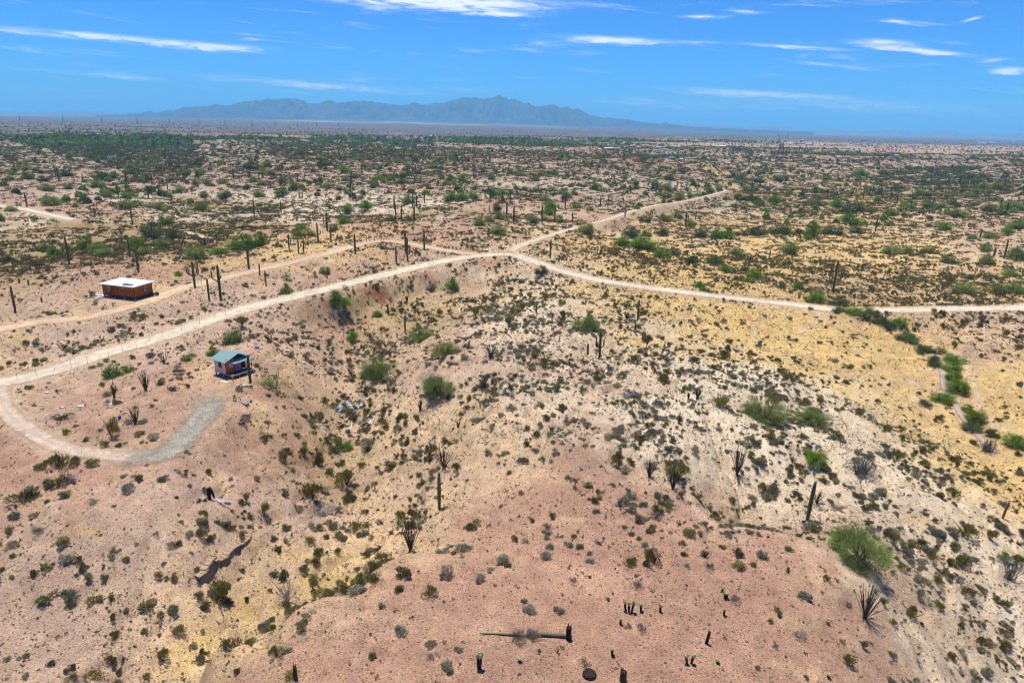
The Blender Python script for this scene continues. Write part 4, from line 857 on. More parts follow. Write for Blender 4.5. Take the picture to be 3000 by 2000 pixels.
o = small('plastic_jug', 'purple and white jug beside the slatted pallet', 'jug', 735, 1178); MB().tube([(0, 0, 0), (0, 0, .02), (0, 0, .3), (0, 0, .4), (0, 0, .48)], [.17, .19, .19, .08, .06], 10).build('jug_body', material('violet_plastic', (.16, .14, .34)), o, True); MB().tube([(.18, 0, .12), (.28, 0, .2), (.26, 0, .32), (.17, 0, .36)], .03, 6).build('handle', sheet, o)
o = small('fire_ring', 'ring of dark stones for a campfire below the shed', 'fire ring', 703, 1232)
for k in range(13):
    a = k / 13 * 6.28; b = MB(); q = rng.uniform(.8, 1.2, 3); b.box((-.14 * q[0], -.11 * q[1], -.05), (.14 * q[0], .11 * q[1], .17 * q[2]), Matrix.Translation((.85 * math.cos(a), .85 * math.sin(a), 0)) @ Matrix.Rotation(a + 1.5, 4, 'Z')); b.build('stone', M['rock'], o)
MB().tube([(0, 0, -.02), (0, 0, .03)], [.65, .55], 14).build('ash_bed', M['char'], o)
for (px, py, lab, m_, s) in ((658, 1118, 'cream flat board lying at the shed near the driveway', yel, (.75, .22, .04)), (636, 1170, None, None, None)):
    if lab: MB().box((-s[0], -s[1], 0), (s[0], s[1], s[2])).build('loose_board', m_, small('loose_board', lab, 'board', px, py, -.35))
def stuff_box(name, label, cat, px, py, s, m_, rz=0, group=None, z=0.0, tilt=0.0):
    rz += 0
    p = ground(px, py); o = empty(name, (p.x, p.y, p.z + z), rz); o.rotation_euler = (tilt, 0, rz); tag(o, label, cat, group)
    b = MB(); x, y, h = s
    b.add([(-x, -y, -.01), (x, -y, -.01), (x, y, -.01), (-x, y, -.01), (-x * .93, -y * .9, h), (x * .96, -y * .93, h * .93), (x * .9, y * .95, h), (-x * .95, y * .9, h * .96)], [(0, 3, 2, 1), (4, 5, 6, 7), (0, 1, 5, 4), (1, 2, 6, 5), (2, 3, 7, 6), (3, 0, 4, 7)]); b.build(name + '_body', m_, o)
    b = MB().box((-x * .5, -y * .97, h * .96), (x * .45, y * .3, h * 1.06 + .01)); b.build('flap', m_, o); return o
stuff_box('water_drum', 'small blue bucket among the weeds by the track bend', 'bucket', 351, 1226, (.16, .16, .42), blu)
stuff_box('crumpled_bag', 'blue bag lying on the rise behind the shed', 'bag', 752, 1019, (.42, .3, .22), blu, .3)
stuff_box('white_carton', 'white carton dropped in the scrub beside the road bend', 'carton', 137, 1153, (.3, .25, .3), sheet, .4)
stuff_box('white_scrap', 'white scrap in the wash above the track bend', 'scrap', 182, 1196, (.25, .2, .18), sheet, .9)
stuff_box('white_slab', 'pale slab half buried in the bank beside the track', 'slab', 318, 1184, (.75, .3, .14), M['concrete'], -.1)
stuff_box('bleached_scrap', 'bleached scrap resting in the shallow wash', 'scrap', 236, 1190, (.55, .3, .12), lumber, .2)
stuff_box('roofing_sheet', 'grey roofing sheet lying on the slope behind the shed', 'sheet', 797, 1054, (.6, .5, .05), grey, .2)
stuff_box('white_pipe_scrap', 'white metal strip lying in scrub behind the shed', 'scrap', 838, 1026, (.75, .16, .1), sheet, -.3)
stuff_box('white_sack', 'round white sack on the upper wash bank', 'sack', 890, 1064, (.3, .28, .3), sheet, .3)
stuff_box('tire_lump', 'dark red lump on bare dirt beyond the shed yard', 'lump', 557, 1106, (.3, .24, .16), M['post_rust'], .2)
stuff_box('dark_disc', 'small dark disc on the pale dirt by the track', 'disc', 457, 1173, (.32, .26, .1), M['black'], .2)
# rubbish tip in the wash
tip = [sheet, aqua, sheet, M['white_paint'], aqua, blu, red, sheet, grey, limeg, yel, aqua]
for i in range(46):
    px = 985 + 92 * rng.random(); t = (px - 985) / 92; py = 1195 - 20 * t + rng.uniform(-7, 14)
    m_ = tip[i % 12]
    if px < 1008 and i % 3 == 0: m_ = blu
    s = (rng.uniform(.14, .40), rng.uniform(.08, .26), rng.uniform(.04, .22))
    cn = {sheet: 'white', aqua: 'pale blue', blu: 'dark blue', red: 'red', grey: 'grey', limeg: 'lime green', yel: 'cream'}.get(m_, 'bright white')
    stuff_box('discarded_sheet' if s[2] < .14 else 'discarded_box', f'{cn} {"sheet" if s[2] < .14 else "box"} in the rubbish heap in the wash', 'rubbish', px, py, s, m_, rng.uniform(0, 3), f'{cn} rubbish dumped in the wash', rng.uniform(0, .25), rng.uniform(-.4, .4))
P3 = [((1060, 1264), (1089, 1236), .13), ((1050, 1234), (1080, 1234), .09), ((1074, 1254), (1083, 1228), .28), ((1078, 1252), (1086, 1230), .14), ((1017, 1270), (1029, 1252), .12), ((1024, 1265), (1054, 1268), .14), ((1028, 1262), (1031, 1240), .10), ((1044, 1250), (1074, 1246), .09), ((1062, 1265), (1084, 1252), .13), ((1070, 1262), (1085, 1250), .09), ((1088, 1246), (1098, 1224), .10), ((1030, 1247), (1040, 1246), .08), ((1014, 1243), (1030, 1242), .2), ((1056, 1272), (1062, 1262), .08), ((1085, 1245), (1093, 1237), .10)]
for (a, b, w) in P3:
    p = ground(*a); q = ground(*b); z_ = rng.uniform(.05, .3)
    d = Vector(q) - Vector(p); c = (Vector(p) + Vector(q)) / 2 + Vector((0, 0, z_))
    o = MB().bar(-d / 2, d / 2, w, .05).build('lumber_plank', lumber); o.location = c
    sz_ = 'long' if d.length > 1.6 else 'short'; wd_ = 'wide' if w > .12 else 'narrow'; tag(o, f'{sz_} {wd_} bleached plank in the lumber pile below the rubbish', 'plank', f'{sz_} {wd_} loose planks in the wash')
for (a, b, lab) in (((928, 1243), (954, 1270), 'long pale pole lying alone on the wash bank'), ((941, 1256), (947, 1251), 'short pale stick crossing the long pole')):
    p = ground(*a); q = ground(*b); d = Vector(q) - Vector(p); o = MB().bar(-d / 2, d / 2, .11, .07).build('lumber_pole', lumber); o.location = (Vector(p) + Vector(q)) / 2 + Vector((0, 0, .08)); tag(o, lab, 'pole')
stuff_box('pink_scrap', 'pink scrap of cloth on the yellow slope', 'scrap', 1177, 1459, (.4, .12, .08), material('pink_cloth', (.5, .25, .36)), .6)
bt = np.gradient(BANK[:, :2], axis=0); bt /= np.maximum(np.hypot(bt[:, 0], bt[:, 1])[:, None], 1e-6)
M['slab'] = soil_material('bank_crust', None, (.34, .245, .170))
for i in range(2, len(BANK) - 2, 2):                   # crust slabs overhanging the undercut bank
    nx, ny = -bt[i, 1], bt[i, 0]; q = rng.uniform(.75, 1.25, 4); zt = gz(BANK[i, 0] - nx * .75, BANK[i, 1] - ny * .75)
    b = MB().box((-.42 * q[0], -.75 * q[1], -.16 * q[3]), (.42 * q[0], .17 * q[2], .03)); b.v = [tuple(np.array(v) + rng.normal(size=3) * (.06, .06, .025)) for v in b.v]
    o = b.build('crust_slab', M['slab'], go); o.location = (BANK[i, 0], BANK[i, 1], zt - .06); o.rotation_euler = (rng.uniform(-.12, .02), rng.uniform(-.06, .06), math.atan2(bt[i, 1], bt[i, 0]))
# beside the orange cabin
for i, (px, py, L_, w_, a, m_) in enumerate(((262, 874, 1.3, .1, .3, lumber), (268, 872, .9, .08, -.1, grey), (277, 868, .6, .4, .2, M['steel']), (283, 865, .5, .4, .5, sheet), (288, 871, .7, .3, .1, aqua), (296, 874, .6, .25, -.2, blu), (300, 866, .6, .3, .3, sheet), (270, 866, .5, .1, .9, grey), (303, 876, .5, .3, 0, aqua), (308, 867, .6, .3, .4, sheet))):
    stuff_box('scrap_piece', {id(lumber): 'bleached board', id(grey): 'grey board', id(M['steel']): 'dull metal piece', id(sheet): 'white sheet', id(aqua): 'pale blue sheet', id(blu): 'dark blue bag'}[id(m_)] + ' in the scrap heap at the end of the orange cabin', 'scrap', px, py, (L_, w_, rng.uniform(.06, .3)), m_, a, {id(lumber): 'bleached', id(grey): 'grey', id(M['steel']): 'metal', id(sheet): 'white', id(aqua): 'pale blue', id(blu): 'dark blue'}[id(m_)] + ' scrap at the orange cabin')
def buggy(px, py):
    o = small('quad_buggy', 'dark off-road buggy parked behind the orange cabin', 'buggy', px, py, .3)
    MB().box((-.95, -.4, .38), (.95, .4, .58)).box((.35, -.36, .585), (.95, .36, .8)).box((-.95, -.36, .585), (-.4, .36, .85)).build('body', M['black'], o)
    MB().box((-.38, -.3, .585), (.1, .3, .72)).build('seat', M['steel'], o)
    for (x, y) in ((-.7, -.52), (.7, -.52), (-.7, .52), (.7, .52)):
        w = MB().tube([(x, y - .12, .3), (x, y - .1, .3), (x, y + .1, .3), (x, y + .12, .3)], [.24, .31, .31, .24], 14).build('wheel', M['black'], o)
        MB().tube([(x, y - .13, .3), (x, y + .13, .3)], [.14, .14], 10).build('rim', M['steel'], w)
    MB().tube([(-.4, -.35, .85), (-.3, -.35, 1.4), (.4, -.35, 1.35), (.6, -.35, .8)], .03, 6).tube([(-.4, .35, .85), (-.3, .35, 1.4), (.4, .35, 1.35), (.6, .35, .8)], .03, 6).build('roll_cage', M['steel'], o)
buggy(452, 866)
o = small('yard_lamp_post', 'thin lamp post with white head beside the house track', 'lamp post', 594, 858); mm = mpp(ground(594, 858))[1]
MB().tube([(0, 0, 0), (0, 0, 41 * mm)], [.06, .045], 8).build('pole', M['post_rust'], o); MB().box((-.75, -.12, 41 * mm), (.05, .12, 41 * mm + .1)).build('lamp_head', M['white_paint'], o); MB().box((-.35, -.3, -.02), (.35, .3, .14)).build('base_plate', M['white_paint'], o)
o = small('antenna_pole', 'tall thin rusty pole rising behind the orange cabin', 'pole', 444, 846); MB().tube([(0, 0, 0), (0, 0, 40 * mpp(ground(444, 846))[1])], [.05, .035], 6).build('mast', M['post_rust'], o); MB().tube([(0, 0, 0), (0, 0, .2)], [.14, .1], 8).build('footing', M['concrete'], o)

# wire fence above the main road
FP = [(0 + x * .3189, 800 + y * .3189) for x, y in ((160, 975), (335, 940), (505, 900), (657, 865), (805, 826), (1000, 775), (1130, 728), (1255, 685), (1375, 622), (1500, 592), (1670, 535), (1835, 468), (1975, 415), (2075, 392))]
FP += [(750 + x * .3189, 400 + y * .3189) for x, y in ((85, 1530), (200, 1490), (310, 1460), (420, 1435), (500, 1413), (575, 1398), (650, 1372), (725, 1352), (795, 1337), (867, 1319), (940, 1302), (1012, 1287), (1080, 1264), (1150, 1252), (1220, 1237), (1283, 1217), (1345, 1202), (1400, 1187), (1457, 1177), (1510, 1167), (1565, 1157), (1620, 1150), (1668, 1128), (1715, 1112), (1780, 1095))]
fp = [ground(*q) for q in FP]; fo = tag(empty('wire_fence', fp[0]), 'wire fence with thin rusty posts running above the dirt road', 'fence')
for p in fp:
    d = p - fp[0]; MB().tube([tuple(d + Vector((0, 0, -.2))), tuple(d + Vector((0, 0, 1.25)))], [.026, .022], 5).build('post', M['char'], fo)
for hh in (.45, .8, 1.12):
    b = MB()
    for a, c in zip(fp[:-1], fp[1:]): b.bar(a - fp[0] + Vector((0, 0, hh)), c - fp[0] + Vector((0, 0, hh)), .012)
    b.build('wire', M['steel'], fo)
for (px, py, lab) in ((1063, 705, 'brown timber gate frame on the track beyond the road'), (1108, 707, 'second brown timber gate frame further along the track')):
    o = small('gate_frame', lab, 'gate', px, py); 
    for x in (-1.3, 1.3): MB().tube([(x, 0, -.1), (x, 0, 1.9)], [.09, .08], 6).build('post', M['post_rust'], o)
    for z in (1.75, 1.1): MB().bar((-1.5, 0, z), (1.5, 0, z), .1).build('rail', M['post_rust'], o)

# ------------------------------------------------------------------ how alike plants are told apart: the nearest thing one can find
MARKS = [(2508, 1620, 'the largest palo verde'), (2237, 1200, 'the broad palo verde pair'), (2384, 1350, 'the round green bush tree'), (1716, 950, 'the hilltop palo verde'), (1236, 975, 'the ridge palo verde'), (1106, 1080, 'the palo verde in the wash'), (1283, 1130, 'the tall rounded palo verde'), (806, 1110, 'the thin palo verde by the shed'), (995, 890, 'the green tree below the road'), (1324, 835, 'the round tree in the hollow'),
         (1300, 1340, 'the ocotillo over the bare saguaro'), (1202, 1570, 'the ridge-crest ocotillo'), (1902, 1370, 'the neighbouring ocotillo pair'), (2159, 1350, 'the tall dense ocotillo'), (2534, 1760, 'the big dark ocotillo'), (1287, 1450, 'the tall bare saguaro'), (2365, 1470, 'the leaning saguaro'), (2937, 1500, 'the dying brown saguaro'), (1530, 1862, 'the fallen saguaro log'), (1850, 1770, 'the yellow cholla cluster'), (2019, 1930, 'the two-trunked cholla'), (2120, 1770, 'the twin small chollas'), (2069, 1860, 'the dead black cholla'), (866, 1960, 'the broken stump'), (1404, 1930, 'the tall knobbly cholla'),
         (614, 1440, 'the bent broken saguaro'), (650, 1630, 'the cracked bank'), (842, 1730, 'the branching dead tree'), (956, 1500, 'the white fallen tree'), (560, 1260, 'the gravel driveway'), (300, 1330, 'the shed track bend'), (180, 1370, 'the dark creosote clump'), (1030, 1195, 'the rubbish heap'), (1060, 1250, 'the loose lumber'), (680, 1080, 'the shed'), (370, 850, 'the orange cabin'), (2525, 1370, 'the grey fallen branches'), (2550, 1210, 'the white dead branches'), (1790, 1080, 'the white dead tree'), (1748, 1010, 'the many-armed saguaro'), (1868, 910, 'the two-armed saguaro'), (2042, 1150, 'the scrub band ocotillos'), (1436, 1030, 'the low spreading ocotillo'), (2760, 1150, 'the sandy wash'), (2955, 1680, 'the dead cane heap'), (2891, 1310, 'the grey branch heap'), (200, 1850, 'the bottom corner slope'), (2750, 1900, 'the pale bottom slope'), (1600, 1560, 'the red ridge top'), (1500, 1280, 'the pale ridge'), (300, 1600, 'the red shed slope'),
         (328, 461, 'the white caravan'), (100, 610, 'the pale wash track'), (1392, 440, 'the lattice pylon'), (2282, 470, 'the tall eastern pylon'), (1480, 745, 'the road fork'), (1060, 710, 'the timber gates'), (1930, 668, 'the red cut bank'), (2135, 557, 'the end of the north track'), (2441, 820, 'the candelabra saguaro'), (1850, 620, 'the north track'), (560, 690, 'the short far track'), (2660, 560, 'the saguaros of the eastern plain'), (2900, 740, 'the double saguaro'), (700, 560, 'the far red ridges'), (1000, 520, 'the ridges beyond the track'), (1250, 600, 'the red flat'), (1650, 540, 'the hills above the track'), (2400, 680, 'the green wash trees'), (240, 720, 'the scrubby wash behind the cabin'), (2000, 480, 'the far dwellings'), (2850, 560, 'the eastern red ridges'), (700, 740, 'the house track'), (571, 800, 'the four-armed saguaro')]
def near_mark(px, py):
    k, m = min(((q[0] - px) ** 2 + ((q[1] - py) * 1.4) ** 2, q) for q in MARKS); dy = py - m[1]
    return ('below ' if dy > 22 else ('above ' if dy < -22 else 'beside ')) + m[2]
# ------------------------------------------------------------------ trees surveyed one by one (zoomed crops: x, base y, width, height, kind)
def crop(ox, oy, k, s): return [[ox + float(a) * k, oy + float(b) * k, float(c) * k, float(d) * k, e] for a, b, c, d, e in (q.split(',') for q in s.split())]
Q = .3189
MID = crop(0, 400, Q, '255,308,100,55,P 620,368,125,75,D 250,395,90,55,D 400,415,110,60,D 940,395,170,65,D 1045,380,75,60,P 1210,350,90,55,D 895,470,140,80,P 430,500,120,65,P 625,485,90,70,P 990,560,120,65,P 1185,560,120,60,P 1390,510,90,70,D 1475,550,75,110,D 1540,555,90,55,P 1660,510,80,80,P 485,635,165,100,P 690,650,70,45,P 1170,660,150,90,P 1455,675,125,90,P 1860,680,120,95,P 1805,440,80,60,P 1895,445,80,60,P 2045,435,80,50,P 2065,565,110,55,P 1875,560,70,55,P 1820,275,80,80,D 1315,285,70,50,P 1190,290,90,45,P 2290,300,130,75,D 2325,420,80,60,P 905,245,50,35,D 1525,810,130,95,P 1390,950,200,165,D 1590,940,150,110,D 1255,1000,120,95,G 1480,1005,130,85,P 1335,1085,120,85,P 790,1030,150,130,G 510,1090,140,95,G 400,1060,110,80,G 60,1155,120,95,D 245,1140,90,65,D 890,1040,150,70,P 960,1090,150,80,P 1800,1130,200,170,P 2010,1085,160,80,G 2240,1050,270,150,G 1745,1205,140,90,N 1640,1280,80,50,G 105,690,90,60,P 15,780,60,90,G 1720,360,110,50,P 1840,355,110,45,P')
MID += crop(750, 400, Q, '40,1005,120,140,G 845,705,120,90,G 810,805,115,90,G 1005,675,130,80,G 1400,620,115,85,P 1790,590,130,85,G 1900,590,140,90,G 2000,575,100,65,G 2180,545,120,55,G 2260,535,110,50,G 245,550,120,70,G 30,560,90,75,G 395,920,110,80,P 410,850,90,60,G 500,915,110,55,P 710,865,90,65,P 1245,775,85,60,P 1425,780,90,70,P 2050,820,120,95,P 2140,790,100,65,P 2240,765,100,80,P 2230,900,140,95,P 2215,690,80,75,D 350,480,95,70,P 650,475,80,55,P 235,430,70,80,G 60,450,80,50,P 1080,475,70,90,P 900,385,80,60,D 820,335,110,70,G 530,330,70,55,P 1120,400,120,50,G 1240,405,100,40,G 1350,430,110,50,G 1400,365,70,50,D 1500,350,70,60,D 1610,290,100,45,P 1700,390,60,65,P 1790,410,90,60,G 1895,415,80,65,G 2160,395,70,65,P 1685,255,60,50,D 600,275,90,70,D 655,265,80,50,D 990,285,70,50,P 1090,300,60,40,P 595,215,90,45,P 935,220,90,45,P 1215,265,55,40,P 1055,200,45,30,P 1835,190,45,35,D 60,350,80,60,P 140,360,70,60,P 105,260,80,55,P')
MID += crop(1500, 400, Q, '345,670,120,80,G 340,720,110,70,G 190,800,100,90,P 430,785,90,75,P 300,780,70,60,P 595,660,90,60,P 715,680,70,50,P 305,595,100,60,P 500,575,100,70,P 470,530,70,60,P 570,540,65,60,P 680,900,150,125,P 1085,930,200,115,D 1235,920,100,80,G 1380,915,150,95,D 1010,1005,150,85,G 1200,1040,270,120,G 1380,1115,140,105,G 1500,1100,120,80,D 1730,930,170,95,D 1870,940,120,95,G 1970,940,140,120,G 2100,910,120,50,D 2240,910,180,60,D 1220,790,120,75,D 1390,780,100,75,P 1520,750,80,60,P 1640,830,90,75,P 1145,670,70,40,P 1530,590,110,85,P 1640,560,80,55,G 1390,615,50,45,G 1815,515,80,55,G 1900,490,80,40,P 765,485,90,55,G 830,500,60,40,P 910,460,60,30,P 1410,480,110,55,P 1310,460,80,60,P 760,410,45,40,P 205,405,100,50,D 85,360,90,30,P 410,350,50,30,P 570,350,60,35,P 2115,450,100,55,G 2270,420,100,45,D 2100,410,140,50,D 2090,585,110,65,D 2200,600,130,70,D 2270,630,90,55,G 1570,340,70,40,D 1440,400,110,60,D 2180,335,50,35,P 2260,355,60,40,P 2060,1085,120,80,P 1640,1165,90,75,D 1850,1170,150,75,D 1960,1240,110,80,G 2130,1240,80,50,D 2230,1310,150,105,G 2150,1330,80,40,G 1720,1390,120,60,G 1760,1420,80,40,G')
MID += crop(2250, 400, Q, '815,700,140,100,D 620,650,120,85,G 440,635,140,60,D 395,925,140,160,G 370,950,80,60,G 755,810,200,140,G 700,700,110,80,D 50,600,130,70,G 185,1075,155,125,P 1125,1085,160,100,P 1280,1070,120,75,P 1470,1075,120,75,P 1620,865,120,85,G 1115,730,110,80,P 950,695,120,60,P 1720,735,160,85,P 2020,690,150,75,D 2240,680,200,75,P 2265,850,170,100,P 2200,890,100,60,G 1660,1170,140,100,P 2000,1175,130,110,P 2280,1140,180,120,P 1995,1060,110,75,P 2045,940,140,60,P 1880,945,90,55,P 1005,590,70,50,G 1270,655,120,60,P 1480,650,120,60,P 1590,655,80,50,P 1410,540,140,40,P 1660,550,90,55,P 1850,555,80,50,P 2020,510,90,45,P 1910,510,90,40,P 1430,435,80,50,D 1495,430,60,45,P 1045,350,90,50,P 850,365,130,45,G 540,395,90,50,P 390,355,55,45,P 80,410,90,60,P 150,390,80,45,P 25,350,50,40,P 215,320,60,50,P 1850,395,110,50,D 1940,415,80,45,P 1970,470,90,55,P 2100,470,80,50,P 2180,455,70,40,P 110,900,220,60,D 590,900,200,90,D 800,890,140,60,D 280,890,80,55,D')
MID += crop(2250, 800, Q, '450,270,180,110,G 650,305,200,115,D 270,150,120,65,G 115,140,90,50,D 1800,190,230,130,P 2090,185,140,110,P 2260,190,200,130,P 1685,85,80,70,D 1850,60,100,60,D 2220,30,140,80,P')
ZONES = ((470, 'on the hazy far ridges'), (545, 'on the far red ridges'), (640, 'in the middle distance'), (5000, 'just beyond the roads'))
for (px, py, w, h, k) in MID:
    side = 'west of the fork' if px < 1480 else 'east of the fork'
    z = next(t for y, t in ZONES if py < y)
    nm_ = near_mark(px, py); plant_tree(px, py, w, h, k, f'{KINDN[k][1]} {nm_}', f'{KINDN[k][0].replace("_", " ")} group {nm_}')
# the wash of green trees at the bend of the sandy stream bed
for i, (px, py, w, h, k) in enumerate(crop(2250, 800, Q, '625,365,110,50,D 770,385,140,65,G 910,375,130,50,G 890,435,130,60,D 1095,520,170,75,D 1200,500,120,85,G 990,470,90,55,D 1220,620,130,75,D 1315,655,110,60,D 1415,740,140,90,D 1550,745,140,50,D 1520,865,130,110,D 1700,840,190,110,G 1680,915,190,75,G 1750,1120,200,180,G 1600,1200,190,130,G 1440,1220,120,60,D 1890,1400,200,170,G 1840,1460,140,90,D 1925,1460,90,60,G 2095,1520,70,60,D') + crop(2250, 1250, .4783, '1505,130,125,85,G') + [[2468, 914, 34, 16, 'D'], [2512, 922, 36, 20, 'G'], [2560, 930, 34, 18, 'D'], [2585, 948, 36, 20, 'D'], [2612, 962, 34, 20, 'G'], [2655, 985, 34, 20, 'D'], [2672, 1000, 38, 22, 'G'], [2715, 1030, 36, 22, 'D'], [2738, 1060, 30, 24, 'D'], [2790, 1115, 44, 30, 'G'], [2775, 1170, 30, 24, 'D'], [2835, 1210, 36, 26, 'G'], [2900, 1280, 40, 30, 'D']]):
    plant_tree(px, py, w, h, k, ('bright' if k == 'G' else 'dull') + ' green mesquite lining the sandy wash' + (' near the road' if py < 950 else (' at its upper bends' if py < 1060 else (' at its middle' if py < 1180 else ' at its lower end'))), ('bright' if k == 'G' else 'dull') + ' mesquites along the sandy wash' + (' near the road' if py < 950 else (' at its upper bends' if py < 1060 else (' at its middle' if py < 1180 else ' at its lower end'))))
NEAR = [(2508, 1668, 168, 160, 'P', 'largest feathery palo verde on the right edge of the red ridge'), (2237, 1240, 130, 90, 'P', 'broad palo verde paired with a smaller one on the white slope'), (2378, 1250, 90, 68, 'P', 'smaller palo verde of the pair on the white slope'),
        (2386, 1370, 74, 58, 'G', 'round green bush tree beside the fallen grey branches'), (1716, 974, 82, 60, 'P', 'pale round palo verde on the central hill crest'), (1236, 1001, 76, 54, 'P', 'palo verde next to the lone bare saguaro column'), (1302, 1046, 80, 54, 'P', 'low spreading palo verde on the ridge beside an ocotillo'),
        (1106, 1119, 100, 80, 'P', 'broad palo verde standing down in the wash'), (1283, 1178, 98, 88, 'P', 'tall rounded palo verde on the ridge above the wash'), (1032, 1004, 36, 42, 'G', 'small green tree beside a bare grey snag in the wash'), (806, 1147, 74, 74, 'N', 'thin-leaved palo verde with open branches beside the shed'),
        (995, 920, 66, 56, 'G', 'green tree with dark dead skirt below the road'), (1324, 855, 42, 42, 'G', 'single round green tree in the yellow hollow below the road'), (686, 1008, 56, 50, 'P', 'palo verde on the road bank behind the shed'), (624, 1042, 34, 28, 'G', 'low green bush peeping from behind the shed roof'),
        (330, 1108, 48, 46, 'G', 'bright green bush tree by the road and a white post'), (378, 1090, 32, 24, 'G', 'small bright green bush in the roadside dip'), (953, 805, 28, 26, 'P', 'small palo verde between the fence and house track'), (839, 824, 26, 28, 'N', 'thin upright palo verde inside the fence'), (838, 862, 28, 36, 'G', 'narrow green tree growing against the wire fence'),
        (1012, 851, 20, 20, 'N', 'pale leafy sprig on the near edge of the road'), (1646, 892, 24, 18, 'G', 'small green bush on the yellow edge of the hill'), (1007, 1320, 44, 26, 'G', 'low vivid green bush in the bed of the wash'), (1092, 1672, 44, 38, 'D', 'dark green bush on the crest of the near red ridge'), (2939, 1640, 28, 26, 'G', 'little vivid green bush on the far right slope'),
        (1584, 812, 36, 34, 'D', 'dark bushy tree at the bend of the pale road'), (1106, 928, 26, 20, 'G', 'green bush in the wash near the cut red bank'), (545, 1058, 30, 22, 'G', 'low green bush on the berm between shed and road')]
for t in NEAR: plant_tree(*t)
n_trees = tree_i[0]

# ------------------------------------------------------------------ saguaros surveyed one by one
A1 = ((200, .45, .10, .72), (-20, .42, .09, .75)); A2 = ((185, .40, .12, .80), (5, .45, .11, .85), (60, .5, .08, .7)); A3 = ((0, .4, .1, .62),); A4 = ((180, .45, .13, .72),)
def sag_rows(ox, oy, k, s, zone):
    for q in s.split():
        v = q.split(','); px, py, tp = ox + float(v[0]) * k, oy + float(v[1]) * k, oy + float(v[2]) * k
        arms = {'': (), 'a': A1, 'b': A2, 'r': A3, 'l': A4}[v[3] if len(v) > 3 else '']
        big = (py - tp)
        kind_ = 'branching saguaro' if arms else ('dark saguaro stump' if big < 17 else 'slender single-stem saguaro')
        saguaro(px, py, tp, arms, f'{kind_} {near_mark(px, py)}', f'{kind_} group {near_mark(px, py)}', lean=random.uniform(-.02, .02))
sag_rows(0, 400, Q, '135,318,228 545,415,283 765,425,335 1165,432,318 1090,562,437,r 1400,437,345 1365,560,447 1540,482,388 250,645,517 788,590,508 1218,805,650 1562,290,222,a 1740,290,222,a 1935,280,222 2050,240,180 2147,385,290 2293,375,300 2335,720,565', 'on the red ridges far behind the orange cabin')
sag_rows(0, 400, Q, '1195,1092,940 265,1365,1310 180,1345,1300 385,1520,1475 570,1180,1145 1880,985,945 1850,975,945', 'on the flats behind the orange cabin')
sag_rows(750, 400, Q, '25,392,320 190,410,345 268,408,335 383,410,340 450,408,338 325,235,175 358,205,150 665,190,130 783,212,155 240,300,240 720,290,222 873,470,345 1393,350,265 1438,340,270 1467,340,255 1193,375,325 400,562,480,a 427,568,497 1345,400,350 1455,430,350 2315,355,280 232,698,590 1270,665,540 1440,660,500 1477,648,540 1547,610,525 2155,575,480 2172,565,485 2265,612,500,l 2340,600,505', 'on the ridges beyond the cattle track')
sag_rows(750, 400, Q, '655,870,690,b 572,972,790,r 690,972,815 305,1042,895,a 393,1080,925,r 440,1072,930,a 1285,775,615 1337,770,620,r 1455,780,640 2303,732,597 2143,685,630 2137,890,835 35,1275,1160 1375,1055,860', 'on the red flat behind the house track')
sag_rows(1500, 400, Q, '15,800,630 275,800,628 391,792,628 488,662,530 553,788,690 264,545,460 812,645,550 880,648,550 1020,618,555 1037,740,640,a 868,520,480 1320,555,410 1515,490,405 1550,510,440 1600,505,440 1687,765,680 430,1155,1118 915,395,320 890,400,360 600,232,190 573,295,240 548,290,240 518,320,275 625,330,260 775,340,285 968,330,270 1255,450,365 1528,325,260 1362,310,270 1165,435,405 1650,975,945', 'along the track that climbs north')
sag_rows(2250, 400, Q, '1308,665,520,b 1520,610,545,a 1183,615,530 985,872,745,a 1945,940,845 1655,950,908 1763,940,920 2168,1120,950 2187,710,605 2130,665,575,r 2023,590,500 1520,1210,1160 873,580,500 935,520,460 960,520,450 1128,550,505 1285,455,395 1568,485,410 1757,440,360,a 2180,420,340 2215,450,395 770,405,340 845,430,385 945,415,345 1025,450,400 638,400,330 1500,345,285 1740,335,300 1980,410,370 1073,355,305 15,1115,1040 1005,1028,1005 565,945,925 1135,260,220', 'on the plain past the far bend of the pale road')
